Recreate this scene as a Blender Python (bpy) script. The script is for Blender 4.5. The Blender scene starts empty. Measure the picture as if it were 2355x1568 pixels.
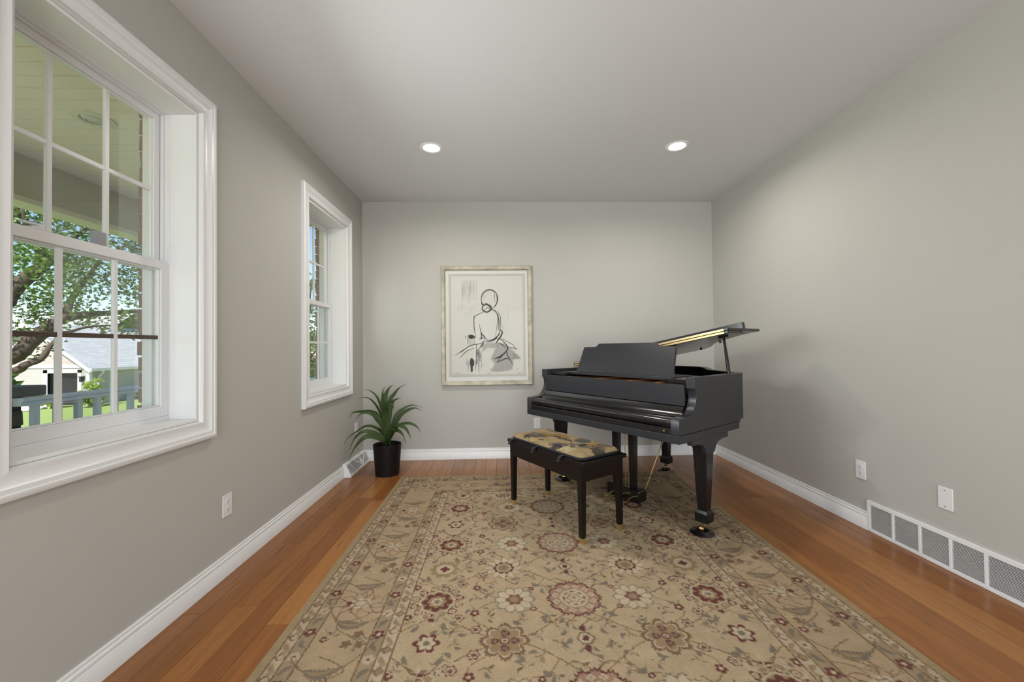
import bpy, bmesh, math, random
import numpy as np
from mathutils import Matrix, Vector

random.seed(7)
RNG = np.random.default_rng(11)
SC = bpy.context.scene
COL = SC.collection
PI = math.pi

# ------------------------------------------------------------------ camera
XL, XR, YB, H = -1.4538, 2.3174, 4.2578, 2.74
YR = -3.6                                   # rear wall behind the photographer
YAW, PITCH, ROLL, HC, FPX = .0293, .0149, -.0111, 1.1818, 916.0
def cam_axes():
    f = Vector((math.sin(YAW)*math.cos(PITCH), math.cos(YAW)*math.cos(PITCH), math.sin(PITCH)))
    r = Vector((math.cos(YAW), -math.sin(YAW), 0)); u = r.cross(f)
    return (math.cos(ROLL)*r+math.sin(ROLL)*u, -math.sin(ROLL)*r+math.cos(ROLL)*u, f)
cd = bpy.data.cameras.new('camera'); cam = bpy.data.objects.new('camera', cd); COL.objects.link(cam)
_r, _u, _f = cam_axes()
mw = Matrix.Identity(4)
for i in range(3):
    mw[i][0], mw[i][1], mw[i][2] = _r[i], _u[i], -_f[i]
mw[0][3], mw[1][3], mw[2][3] = 0, 0, HC
cam.matrix_world = mw
cd.sensor_fit = 'HORIZONTAL'; cd.sensor_width = 36; cd.lens = FPX*36/2355; cd.clip_start = .02; cd.clip_end = 400
SC.camera = cam

# ------------------------------------------------------------------ world, sun, area lights, exposure
SC.view_settings.view_transform = 'Standard'; SC.view_settings.look = 'None'
SC.view_settings.exposure = 0.0; SC.view_settings.gamma = 1.0
SC.view_settings.use_curve_mapping = False
world = bpy.data.worlds.new('sky'); SC.world = world; world.use_nodes = True
wn = world.node_tree.nodes; wl = world.node_tree.links; wn.clear()
sky = wn.new('ShaderNodeTexSky'); sky.sky_type = 'NISHITA'; sky.sun_disc = False
sky.sun_elevation = math.radians(48); sky.sun_rotation = math.radians(176); sky.air_density = 1.0; sky.dust_density = .05; sky.ozone_density = 3.0
bg = wn.new('ShaderNodeBackground'); bg.inputs['Strength'].default_value = .21
wo = wn.new('ShaderNodeOutputWorld'); wl.new(sky.outputs[0], bg.inputs[0]); wl.new(bg.outputs[0], wo.inputs[0])

def light(name, kind, loc, direction, energy, color=(1,1,1), size=None, size_y=None, **kw):
    d = bpy.data.lights.new(name, kind); d.energy = energy; d.color = color
    if kind == 'AREA':
        d.shape = 'RECTANGLE'; d.size = size; d.size_y = size_y
    for k, v in kw.items(): setattr(d, k, v)
    o = bpy.data.objects.new(name, d); COL.objects.link(o); o.location = loc
    o.rotation_euler = Vector(direction).to_track_quat('-Z', 'Y').to_euler()
    return o
light('sun', 'SUN', (0,0,20), (-.03,.70,-.72), 8.2, (1,.95,.86), angle=.009)
# daylight entering the two windows on the left wall, plus an added rear fill
E_NEAR, E_FAR, E_REAR_FILL = 20.5, 3, 172
light('window_daylight_near', 'AREA', (-1.31,1.60,1.60), (1,.10,-.20), E_NEAR, (.92,.97,1.0), 1.05, .55, spread=math.radians(155))
light('ground_bounce_near', 'AREA', (-1.31,1.588,1.50), (1,.05,.30), 6.5, (.97,1.0,.96), 1.05, .55, spread=math.radians(160))
light('window_daylight_far', 'AREA', (-1.40,3.427,1.582), (1,0,0), E_FAR, (.92,.97,1.0), 1.40, .66, spread=math.radians(170))
light('rear_fill', 'AREA', (.5,YR+.05,1.35), (0,1,.36), E_REAR_FILL, (.90,.96,1.0), 2.6, 2.1)  # added fill lamp brightening the room from behind the camera

# ------------------------------------------------------------------ materials
def lin(c):
    return tuple(((x/255)/12.92 if x/255 <= .04045 else ((x/255+.055)/1.055)**2.4) for x in c)
def nt(name):
    m = bpy.data.materials.new(name); m.use_nodes = True
    n = m.node_tree.nodes; l = m.node_tree.links
    return m, n, l, n['Principled BSDF']
def plain(name, col, rough=.5, metal=0, spec=.5, noise=0, nscale=30, bump=0, bscale=200, coat=0):
    m, n, l, b = nt(name)
    b.inputs['Base Color'].default_value = (*col, 1); b.inputs['Roughness'].default_value = rough
    b.inputs['Metallic'].default_value = metal; b.inputs['Specular IOR Level'].default_value = spec
    b.inputs['Coat Weight'].default_value = coat
    if noise or bump:
        tc = n.new('ShaderNodeTexCoord')
    if noise:
        nz = n.new('ShaderNodeTexNoise'); nz.inputs['Scale'].default_value = nscale; nz.inputs['Detail'].default_value = 4
        l.new(tc.outputs['Object'], nz.inputs['Vector'])
        rp = n.new('ShaderNodeMapRange'); rp.inputs['To Min'].default_value = 1-noise; rp.inputs['To Max'].default_value = 1+noise
        l.new(nz.outputs['Fac'], rp.inputs['Value'])
        mx = n.new('ShaderNodeVectorMath'); mx.operation = 'SCALE'; mx.inputs[0].default_value = col
        l.new(rp.outputs[0], mx.inputs['Scale']); l.new(mx.outputs[0], b.inputs['Base Color'])
    if bump:
        nz2 = n.new('ShaderNodeTexNoise'); nz2.inputs['Scale'].default_value = bscale; nz2.inputs['Detail'].default_value = 5
        l.new(tc.outputs['Object'], nz2.inputs['Vector'])
        bp = n.new('ShaderNodeBump'); bp.inputs['Strength'].default_value = bump; bp.inputs['Distance'].default_value = .004
        l.new(nz2.outputs['Fac'], bp.inputs['Height']); l.new(bp.outputs[0], b.inputs['Normal'])
    return m
def emit(name, col, strength):
    m, n, l, b = nt(name)
    b.inputs['Base Color'].default_value = (*col, 1)
    b.inputs['Emission Color'].default_value = (*col, 1); b.inputs['Emission Strength'].default_value = strength
    return m
MAT = {}
MAT['wall'] = plain('greige_wall_paint', (.475,.463,.428), .75, spec=.25, noise=.02, nscale=3, bump=.06, bscale=60)
MAT['ceiling'] = plain('ceiling_paint', (.665,.675,.675), .85, spec=.2, bump=.06, bscale=70)
MAT['trim'] = plain('white_trim_paint', (.80,.80,.80), .32, spec=.45)
MAT['vinyl'] = plain('white_vinyl', (.78,.78,.79), .35)
MAT['plate'] = plain('white_plastic', (.76,.76,.76), .3)
MAT['slot'] = plain('dark_slot', (.03,.03,.03), .6)
MAT['ebony'] = plain('satin_black_lacquer', (.006,.006,.0075), .20, spec=.5, bump=.03, bscale=300)
MAT['ebony_matte'] = plain('dull_black_lacquer', (.021,.022,.026), .30, spec=.55, bump=.03, bscale=300)
MAT['gloss'] = plain('polished_black_lacquer', (.008,.007,.007), .17, spec=.6)
MAT['interior'] = plain('black_interior', (.004,.004,.004), .7, spec=.2)  # own black of the lid fittings; painted shade on soundboard and rim
MAT['brass'] = plain('polished_brass', (.78,.57,.24), .25, metal=1)
MAT['brass_dull'] = plain('dull_brass', (.70,.54,.28), .42, metal=1, noise=.15, nscale=60)
MAT['bronze'] = plain('bronze_plate_paint', (.45,.19,.07), .4, metal=.4)
MAT['espresso'] = plain('espresso_wood', (.005,.003,.0028), .28, spec=.36, noise=.3, nscale=20)
MAT['black_cloth'] = plain('black_cloth', (.012,.012,.015), .8)
MAT['leaf'] = plain('strap_leaf_green', (.032,.058,.012), .45, spec=.3, noise=.35, nscale=9)
MAT['pot'] = plain('dark_brown_pot', (.006,.003,.0025), .55, spec=.25, noise=.5, nscale=60, bump=.4, bscale=150)
MAT['soil'] = plain('potting_soil', (.03,.022,.015), .9, noise=.5, nscale=80, bump=.6)
MAT['grille_mesh'] = plain('grey_grille', (.42,.42,.43), .5)
MAT['soffit'] = plain('cream_soffit_vinyl', (.93,.80,.68), .6)
MAT['beam'] = plain('taupe_beam_paint', (.52,.50,.40), .6)
MAT['beam_trim'] = plain('pale_beam_edge', (.78,.72,.58), .6)
MAT['rail'] = plain('grey_blue_rail_paint', (.74,.79,.83), .5)
MAT['brick'] = plain('red_brick', (.22,.10,.062), .85, noise=.35, nscale=25, bump=.5, bscale=60)
MAT['mortar'] = plain('grey_mortar', (.42,.40,.36), .9)
MAT['stone'] = plain('dark_stone', (.12,.10,.085), .85, noise=.5, nscale=12, bump=.8, bscale=25)
MAT['stone_cap'] = plain('pier_cap_stone', (.16,.15,.14), .8, noise=.2, nscale=20, bump=.3)
MAT['bark'] = plain('brown_bark', (.085,.06,.045), .9, noise=.4, nscale=30, bump=.8, bscale=40)
MAT['grass'] = plain('lawn_grass', (.27,.37,.10), .9, noise=.25, nscale=6, bump=.5, bscale=80)
MAT['concrete'] = plain('driveway_concrete', (.68,.66,.62), .9, noise=.1)
MAT['h_siding'] = plain('beige_lap_siding', (.52,.50,.43), .7)
MAT['h_shake'] = plain('tan_shake_siding', (.62,.50,.42), .8)
MAT['h_white'] = plain('white_fascia', (.66,.66,.66), .5)
MAT['h_dark'] = plain('dark_garage_opening', (.02,.022,.026), .3)
MAT['mat'] = plain('white_mat_board', (.66,.655,.62), .85)
MAT['mat2'] = plain('rose_grey_mat_bevel', (.50,.465,.42), .85)
MAT['silverleaf'] = plain('champagne_silver_frame', (.40,.365,.28), .45, metal=.25, noise=.65, nscale=11)
MAT['lens'] = emit('downlight_lens', (1,.97,.92), 14)
MAT['baffle'] = plain('downlight_trim_white', (.82,.82,.81), .5)
MAT['bulb'] = plain('frosted_bulb', (.62,.63,.58), .2)
MAT['sensor'] = plain('grey_sensor_plastic', (.30,.31,.32), .4)
MAT['muntin_brown'] = plain('bronze_muntin', (.075,.045,.03), .5)  # dark brown for the near window's lower horizontal muntin

def floor_mat():
    m, n, l, b = nt('cherry_floor_planks')
    oi = n.new('ShaderNodeObjectInfo'); tc = n.new('ShaderNodeTexCoord')
    mp = n.new('ShaderNodeMapping'); mp.inputs['Scale'].default_value = (26,1.6,10)
    add = n.new('ShaderNodeVectorMath'); add.operation = 'ADD'
    sc = n.new('ShaderNodeVectorMath'); sc.operation = 'SCALE'; sc.inputs[0].default_value = (17,43,5)
    l.new(oi.outputs['Random'], sc.inputs['Scale']); l.new(tc.outputs['Object'], add.inputs[0]); l.new(sc.outputs[0], add.inputs[1])
    l.new(add.outputs[0], mp.inputs['Vector'])
    nz = n.new('ShaderNodeTexNoise'); nz.inputs['Scale'].default_value = 1.6; nz.inputs['Detail'].default_value = 7; nz.inputs['Roughness'].default_value = .62; nz.inputs['Distortion'].default_value = .6
    l.new(mp.outputs[0], nz.inputs['Vector'])
    r1 = n.new('ShaderNodeValToRGB'); e = r1.color_ramp.elements
    e[0].position = .0; e[0].color = (.225,.082,.021,1); e[1].position = 1; e[1].color = (.335,.140,.037,1)
    k = e.new(.5); k.color = (.275,.108,.028,1)
    l.new(oi.outputs['Random'], r1.inputs['Fac'])
    r2 = n.new('ShaderNodeMapRange'); r2.inputs['From Min'].default_value = .25; r2.inputs['From Max'].default_value = .75; r2.inputs['To Min'].default_value = .78; r2.inputs['To Max'].default_value = 1.2
    l.new(nz.outputs['Fac'], r2.inputs['Value'])
    mx = n.new('ShaderNodeVectorMath'); mx.operation = 'SCALE'
    l.new(r1.outputs[0], mx.inputs[0]); l.new(r2.outputs[0], mx.inputs['Scale'])
    # dark mineral streaks
    mp2 = n.new('ShaderNodeMapping'); mp2.inputs['Scale'].default_value = (70,7,10); l.new(add.outputs[0], mp2.inputs['Vector'])
    n3 = n.new('ShaderNodeTexNoise'); n3.inputs['Scale'].default_value = 1.0; n3.inputs['Detail'].default_value = 2; l.new(mp2.outputs[0], n3.inputs['Vector'])
    r3 = n.new('ShaderNodeMapRange'); r3.inputs['From Min'].default_value = .68; r3.inputs['From Max'].default_value = .76; r3.inputs['To Min'].default_value = 1; r3.inputs['To Max'].default_value = .45
    l.new(n3.outputs['Fac'], r3.inputs['Value'])
    m2 = n.new('ShaderNodeVectorMath'); m2.operation = 'SCALE'; l.new(mx.outputs[0], m2.inputs[0]); l.new(r3.outputs[0], m2.inputs['Scale'])
    l.new(m2.outputs[0], b.inputs['Base Color'])
    b.inputs['Roughness'].default_value = .25; b.inputs['Specular IOR Level'].default_value = .36
    return m
MAT['floor'] = floor_mat()
MAT['subfloor'] = plain('dark_joint', (.06,.025,.01), .6)

def glass_mat(name, refl=.5, tint=(1,1,1)):
    m, n, l, b = nt(name); n.remove(b)
    t = n.new('ShaderNodeBsdfTransparent'); t.inputs[0].default_value = (*tint,1)
    g = n.new('ShaderNodeBsdfGlossy'); g.inputs['Roughness'].default_value = .02
    f = n.new('ShaderNodeFresnel'); f.inputs['IOR'].default_value = 1.45
    k = n.new('ShaderNodeMath'); k.operation = 'MULTIPLY'; k.inputs[1].default_value = refl
    mx = n.new('ShaderNodeMixShader'); l.new(f.outputs[0], k.inputs[0]); l.new(k.outputs[0], mx.inputs[0])
    l.new(t.outputs[0], mx.inputs[1]); l.new(g.outputs[0], mx.inputs[2]); l.new(mx.outputs[0], n['Material Output'].inputs[0])
    return m
MAT['glass'] = glass_mat('window_glass', .22, (.985,.985,.98))
MAT['picture_glass'] = glass_mat('picture_glass', .05)

def vcol_mat(name, rough=.9, bump=0, bscale=900, noise=0, spec=.1, sheen=0):
    m, n, l, b = nt(name)
    a = n.new('ShaderNodeVertexColor'); a.layer_name = 'pattern'
    out = a.outputs[0]
    if noise:
        tc = n.new('ShaderNodeTexCoord')
        acc = None
        for s, w in ((14, noise*.55), (420, noise)):
            nz = n.new('ShaderNodeTexNoise'); nz.inputs['Scale'].default_value = s; nz.inputs['Detail'].default_value = 3
            l.new(tc.outputs['Object'], nz.inputs['Vector'])
            mr = n.new('ShaderNodeMapRange'); mr.inputs['From Min'].default_value = .3; mr.inputs['From Max'].default_value = .7
            mr.inputs['To Min'].default_value = 1-w; mr.inputs['To Max'].default_value = 1+w
            l.new(nz.outputs['Fac'], mr.inputs['Value'])
            mx = n.new('ShaderNodeVectorMath'); mx.operation = 'SCALE'; l.new(out, mx.inputs[0]); l.new(mr.outputs[0], mx.inputs['Scale']); out = mx.outputs[0]
        if bump:
            bp = n.new('ShaderNodeBump'); bp.inputs['Strength'].default_value = bump; bp.inputs['Distance'].default_value = .003
            l.new(nz.outputs['Fac'], bp.inputs['Height']); l.new(bp.outputs[0], b.inputs['Normal'])
    l.new(out, b.inputs['Base Color']); b.inputs['Roughness'].default_value = rough; b.inputs['Specular IOR Level'].default_value = spec
    b.inputs['Sheen Weight'].default_value = sheen
    return m
MAT['rug'] = vcol_mat('woven_rug', .95, .5, noise=.13, spec=.05)
MAT['paper'] = vcol_mat('drawing_paper', .85)
MAT['cushion'] = vcol_mat('abstract_tapestry', .9, .4, noise=.12)

def leaf_mat(name, c1, c2):
    m, n, l, b = nt(name)
    oi = n.new('ShaderNodeTexCoord'); nz = n.new('ShaderNodeTexNoise'); nz.inputs['Scale'].default_value = 2.2; nz.inputs['Detail'].default_value = 5
    l.new(oi.outputs['Object'], nz.inputs['Vector'])
    r = n.new('ShaderNodeValToRGB'); e = r.color_ramp.elements
    e[0].position = .35; e[0].color = (*c1,1); e[1].position = .65; e[1].color = (*c2,1)
    l.new(nz.outputs['Fac'], r.inputs[0]); l.new(r.outputs[0], b.inputs['Base Color'])
    b.inputs['Roughness'].default_value = .45
    tr = n.new('ShaderNodeBsdfTranslucent'); l.new(r.outputs[0], tr.inputs[0])
    mx = n.new('ShaderNodeMixShader'); mx.inputs[0].default_value = .42
    l.new(b.outputs[0], mx.inputs[1]); l.new(tr.outputs[0], mx.inputs[2]); l.new(mx.outputs[0], n['Material Output'].inputs[0])
    return m
MAT['foliage'] = leaf_mat('tree_foliage', (.06,.12,.02), (.17,.28,.045))
MAT['foliage_dark'] = leaf_mat('shrub_foliage', (.05,.12,.03), (.13,.25,.06))
MAT['foliage_lime'] = leaf_mat('lime_shrub_foliage', (.30,.42,.07), (.45,.55,.14))

def shingle_mat():
    m, n, l, b = nt('grey_roof_shingles')
    tc = n.new('ShaderNodeTexCoord'); mp = n.new('ShaderNodeMapping'); mp.inputs['Rotation'].default_value = (0,0,PI/2)
    l.new(tc.outputs['Object'], mp.inputs['Vector'])
    br = n.new('ShaderNodeTexBrick'); br.inputs['Scale'].default_value = 1; br.inputs['Brick Width'].default_value = .55; br.inputs['Row Height'].default_value = .17; br.inputs['Mortar Size'].default_value = .012
    br.inputs['Color1'].default_value = (.40,.42,.44,1); br.inputs['Color2'].default_value = (.48,.50,.52,1); br.inputs['Mortar'].default_value = (.33,.34,.36,1)
    l.new(mp.outputs[0], br.inputs['Vector']); l.new(br.outputs[0], b.inputs['Base Color']); b.inputs['Roughness'].default_value = .9
    return m
MAT['shingle'] = shingle_mat()
def siding_mat(name, c1, c2, step):
    m, n, l, b = nt(name)
    tc = n.new('ShaderNodeTexCoord'); sp = n.new('ShaderNodeSeparateXYZ'); l.new(tc.outputs['Object'], sp.inputs[0])
    dv = n.new('ShaderNodeMath'); dv.operation = 'DIVIDE'; dv.inputs[1].default_value = step; l.new(sp.outputs['Z'], dv.inputs[0])
    fr = n.new('ShaderNodeMath'); fr.operation = 'FRACT'; l.new(dv.outputs[0], fr.inputs[0])
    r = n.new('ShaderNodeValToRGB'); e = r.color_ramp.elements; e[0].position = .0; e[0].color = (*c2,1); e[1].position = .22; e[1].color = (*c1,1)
    l.new(fr.outputs[0], r.inputs[0]); l.new(r.outputs[0], b.inputs['Base Color']); b.inputs['Roughness'].default_value = .7
    return m
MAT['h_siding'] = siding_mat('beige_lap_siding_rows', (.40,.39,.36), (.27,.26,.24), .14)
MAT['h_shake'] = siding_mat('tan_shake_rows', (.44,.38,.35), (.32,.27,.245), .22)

# ------------------------------------------------------------------ mesh helpers
class MB:
    def __init__(s): s.v = []; s.f = []
    def add(s, vs, fs):
        o = len(s.v); s.v += [tuple(v) for v in vs]; s.f += [tuple(i+o for i in f) for f in fs]; return s
    def box(s, x0, x1, y0, y1, z0, z1):
        if x0 > x1: x0, x1 = x1, x0
        if y0 > y1: y0, y1 = y1, y0
        if z0 > z1: z0, z1 = z1, z0
        return s.add([(x0,y0,z0),(x1,y0,z0),(x1,y1,z0),(x0,y1,z0),(x0,y0,z1),(x1,y0,z1),(x1,y1,z1),(x0,y1,z1)],
                     [(0,3,2,1),(4,5,6,7),(0,1,5,4),(1,2,6,5),(2,3,7,6),(3,0,4,7)])
    def frustum(s, cx, cy, z0, a0, b0, z1, a1, b1, cx1=None, cy1=None):
        cx1 = cx if cx1 is None else cx1; cy1 = cy if cy1 is None else cy1
        vs = [(cx+i*a0, cy+j*b0, z0) for i, j in ((-1,-1),(1,-1),(1,1),(-1,1))]+[(cx1+i*a1, cy1+j*b1, z1) for i, j in ((-1,-1),(1,-1),(1,1),(-1,1))]
        return s.add(vs, [(0,3,2,1),(4,5,6,7),(0,1,5,4),(1,2,6,5),(2,3,7,6),(3,0,4,7)])
    def prism(s, poly, axis, a, b):
        """poly of 2-D points extruded along axis from a to b. x:(y,z) y:(x,z) z:(x,y)"""
        n = len(poly)
        def mk(p, t): return {'x': (t,p[0],p[1]), 'y': (p[0],t,p[1]), 'z': (p[0],p[1],t)}[axis]
        vs = [mk(p,a) for p in poly]+[mk(p,b) for p in poly]
        fs = [tuple(range(n))[::-1], tuple(range(n,2*n))]+[(i,(i+1)%n,n+(i+1)%n,n+i) for i in range(n)]
        return s.add(vs, fs)
    def lathe(s, prof, n=24, c=(0,0,0), cap=True):
        vs = []; fs = []
        for r, z in prof:
            for k in range(n):
                t = 2*PI*k/n; vs.append((c[0]+r*math.cos(t), c[1]+r*math.sin(t), c[2]+z))
        for i in range(len(prof)-1):
            for k in range(n):
                fs.append((i*n+k, i*n+(k+1)%n, (i+1)*n+(k+1)%n, (i+1)*n+k))
        if cap:
            if prof[0][0] > 1e-6: fs.append(tuple(range(n))[::-1])
            if prof[-1][0] > 1e-6: fs.append(tuple((len(prof)-1)*n+k for k in range(n)))
        return s.add(vs, fs)
    def tube(s, path, radii, n=8):
        path = [Vector(p) for p in path]; m = len(path)
        if not hasattr(radii, '__len__'): radii = [radii]*m
        vs = []; fs = []; up = Vector((.13,.21,.97)).normalized()
        for i, p in enumerate(path):
            t = (path[min(i+1,m-1)]-path[max(i-1,0)]).normalized()
            a = t.cross(up)
            if a.length < 1e-3: a = t.cross(Vector((1,0,0)))
            a.normalize(); b = t.cross(a)
            for k in range(n):
                th = 2*PI*k/n; vs.append(p+(a*math.cos(th)+b*math.sin(th))*radii[i])
        for i in range(m-1):
            for k in range(n): fs.append((i*n+k, i*n+(k+1)%n, (i+1)*n+(k+1)%n, (i+1)*n+k))
        fs.append(tuple(range(n))[::-1]); fs.append(tuple((m-1)*n+k for k in range(n)))
        return s.add(vs, fs)
    def xf(s, M):
        s.v = [tuple(M @ Vector(v)) for v in s.v]; return s

def setp(o, label=None, cat=None, group=None, kind=None):
    if label: o['label'] = label
    if cat: o['category'] = cat
    if group: o['group'] = group
    if kind: o['kind'] = kind
    return o
def mesh_obj(name, me, mat, parent=None):
    o = bpy.data.objects.new(name, me); COL.objects.link(o)
    if mat is not None and not me.materials: me.materials.append(MAT[mat] if isinstance(mat, str) else mat)
    if parent is not None: o.parent = parent
    return o
def obj(name, mb, mat, parent=None, bevel=0, seg=2, smooth=False, fix=True):
    me = bpy.data.meshes.new(name); me.from_pydata(mb.v, [], mb.f)
    if fix:
        bm = bmesh.new(); bm.from_mesh(me); bmesh.ops.recalc_face_normals(bm, faces=bm.faces); bm.to_mesh(me); bm.free()
    me.update()
    o = mesh_obj(name, me, mat, parent)
    if smooth:
        for p in me.polygons: p.use_smooth = True
        if smooth != 'all':
            try: me.set_sharp_from_angle(angle=math.radians(40))
            except Exception: pass
    if bevel:
        b = o.modifiers.new('bevel', 'BEVEL'); b.width = bevel; b.segments = seg; b.limit_method = 'ANGLE'; b.angle_limit = math.radians(35)
        b.harden_normals = False
    return o
def thing(name, label, cat, loc=(0,0,0), rz=0, group=None, kind=None):
    o = bpy.data.objects.new(name, None); COL.objects.link(o); o.empty_display_size = .05
    o.location = loc; o.rotation_euler = (0,0,rz)
    return setp(o, label, cat, group, kind)
def catmull(pts, n=6):
    P = [np.array(p, float) for p in pts]; out = []
    for i in range(len(P)-1):
        p0 = P[max(i-1,0)]; p1 = P[i]; p2 = P[i+1]; p3 = P[min(i+2,len(P)-1)]
        for k in range(n):
            t = k/n
            out.append(.5*((2*p1)+(-p0+p2)*t+(2*p0-5*p1+4*p2-p3)*t*t+(-p0+3*p1-3*p2+p3)*t**3))
    out.append(P[-1]); return [tuple(p) for p in out]

# ================================================================== ROOM SHELL
W1 = dict(y0=1.217, y1=1.958, z0=.845, z1=2.328)
W2 = dict(y0=3.049, y1=3.805, z0=.838, z1=2.328)
XO = -1.692            # outer face of the framed wall

def wall_left():
    m = MB(); ys = [YR, W1['y0'], W1['y1'], W2['y0'], W2['y1'], YB+.12]
    m.box(XO,XL,ys[0],ys[1],-.05,H); m.box(XO,XL,ys[2],ys[3],-.05,H); m.box(XO,XL,ys[4],ys[5],-.05,H)
    for w in (W1, W2):
        m.box(XO,XL,w['y0'],w['y1'],-.05,w['z0']); m.box(XO,XL,w['y0'],w['y1'],w['z1'],H)
    return m
setp(obj('wall_left', wall_left(), 'wall'), 'greige painted left wall with two white-trimmed windows', 'wall', kind='structure')
setp(obj('wall_back', MB().box(XL,XR,YB,YB+.12,-.05,H), 'wall'), 'greige painted end wall behind the framed drawing', 'wall', kind='structure')
setp(obj('wall_right', MB().box(XR,XR+.12,YR,YB+.12,-.05,H), 'wall'), 'greige painted right wall beside the piano', 'wall', kind='structure')
# rear wall with an added wide opening for the unseen fill lamp
m = MB(); m.box(XO,-.9,YR-.12,YR,-.05,H); m.box(1.9,XR+.12,YR-.12,YR,-.05,H); m.box(-.9,1.9,YR-.12,YR,2.35,H); m.box(-.9,1.9,YR-.12,YR,-.05,.15)
setp(obj('wall_rear', m, 'wall'), 'greige painted wall behind the photographer', 'wall', kind='structure')
setp(obj('ceiling', MB().box(XO,XR+.12,YR-.12,YB+.12,H,H+.22), 'ceiling'), 'smooth off-white ceiling with recessed lights', 'ceiling', kind='structure')
# floor with individual planks
fl = setp(obj('floor', MB().box(XO,XR+.12,YR-.12,YB+.12,-.08,-.0125), 'subfloor'), 'glossy reddish-brown hardwood plank floor', 'floor', kind='structure')
PW = .108; PL = [.72,.9,1.05,1.2,1.38]
def plank_mesh(L, w=PW):
    g = .0006; b = .0016
    x0, x1, y0, y1 = -w/2+g, w/2-g, g, L-g
    vs = [(x0,y0,-.0125),(x1,y0,-.0125),(x1,y1,-.0125),(x0,y1,-.0125),(x0,y0,-b),(x1,y0,-b),(x1,y1,-b),(x0,y1,-b),
          (x0+b,y0+b,0),(x1-b,y0+b,0),(x1-b,y1-b,0),(x0+b,y1-b,0)]
    me = bpy.data.meshes.new('plank'); me.from_pydata(vs, [], [(8,9,10,11),(4,5,9,8),(5,6,10,9),(6,7,11,10),(7,4,8,11),(0,1,5,4),(1,2,6,5),(2,3,7,6),(3,0,4,7)])
    me.materials.append(MAT['floor']); return me
PM = {L: plank_mesh(L) for L in PL}
rows = int(math.ceil((XR-XL)/PW))
for r in range(rows):
    x = XL+PW*(r+.5); y = YR-random.random()*.6
    if x > XR: break
    while y < YB-.001:
        L = random.choice(PL)
        o = bpy.data.objects.new('plank', PM[L]); COL.objects.link(o); o.parent = fl; o.location = (x, y, 0)
        if y+L > YB: o.scale = (1, (YB-y)/L, 1)
        y += L

# baseboards (moulded profile)
def base_profile(): return [(0,0),(.014,0),(.014,.076),(.0115,.079),(.0115,.082),(.013,.085),(.0105,.0955),(.007,.0985),(.0085,.102),(.0085,.108),(.006,.112),(0,.112)]
def baseboard(name, side, a, b, label):
    m = MB()
    if side == 'L': m.prism([(XL+t,z) for t, z in base_profile()], 'y', a, b)
    if side == 'R': m.prism([(XR-t,z) for t, z in base_profile()], 'y', a, b)
    if side == 'B': m.prism([(YB-t,z) for t, z in base_profile()], 'x', a, b)
    return setp(obj(name, m, 'trim', smooth=True), label, 'baseboard', kind='structure')
baseboard('baseboard_left', 'L', YR, 3.695, 'white moulded baseboard along the window wall')
baseboard('baseboard_back', 'B', XL, XR, 'white moulded baseboard along the end wall')
baseboard('baseboard_right', 'R', 2.472, YB-.014, 'white moulded baseboard on right wall behind the piano')
baseboard('baseboard_right_near', 'R', YR, 1.53, 'white moulded baseboard on right wall nearest the camera')

# ------------------------------------------------------------------ windows
CAS = [(0,0),(.006,.012),(.006,.020),(.016,.0185),(.034,.0165),(.052,.020),(.056,.0245),(.070,.0245),(.073,.028),(.085,.028),(.092,.0245),(.092,0)]
def sweep_rect(prof, y0, y1, z0, z1, xw, sgn=1):
    """four mitred mouldings around an opening in the wall plane x=xw; prof = (distance outward, projection)"""
    out = []
    def ring(d): return [(y0-d,z0-d),(y1+d,z0-d),(y1+d,z1+d),(y0-d,z1+d)]
    for k in range(4):
        m = MB(); vs = []
        for d, t in prof:
            R = ring(d); vs += [(xw+sgn*t, *R[k]), (xw+sgn*t, *R[(k+1)%4])]
        n = len(prof); fs = [(2*i,2*i+1,2*((i+1)%n)+1,2*((i+1)%n)) for i in range(n)]
        fs += [tuple(2*i for i in range(n)), tuple(2*i+1 for i in range(n))[::-1]]
        m.add(vs, fs); out.append(m)
    return out
def sash(name, parent, xc, y0, y1, z0, z1, bot, top, st, label, hmid_mat='vinyl'):
    x0, x1 = xc-.016, xc+.016
    m = MB(); m.box(x0,x1,y0,y0+st,z0,z1); m.box(x0,x1,y1-st,y1,z0,z1); m.box(x0,x1,y0+st,y1-st,z0,z0+bot); m.box(x0,x1,y0+st,y1-st,z1-top,z1)
    # glazing bead
    gy0, gy1, gz0, gz1 = y0+st, y1-st, z0+bot, z1-top
    for a in ((gy0,gy0+.006,gz0,gz1),(gy1-.006,gy1,gz0,gz1),(gy0,gy1,gz0,gz0+.006),(gy0,gy1,gz1-.006,gz1)):
        m.box(xc-.010,xc+.008,*a)
    s = obj('sash', m, 'vinyl', parent, bevel=.0025); s['label'] = label
    obj('pane', MB().box(xc-.002,xc+.002,gy0,gy1,gz0,gz1), 'glass', s)
    for k in (1,2):
        yc = gy0+(gy1-gy0)*k/3
        obj('muntin', MB().box(xc-.0065,xc+.0065,yc-.009,yc+.009,gz0,gz1), 'vinyl', s, bevel=.002)
    zc = (gz0+gz1)/2
    h = obj('muntin', MB().box(xc-.006,xc+.006,gy0,gy1,zc-.009,zc+.009), hmid_mat, s, bevel=.002)
    return s
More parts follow.
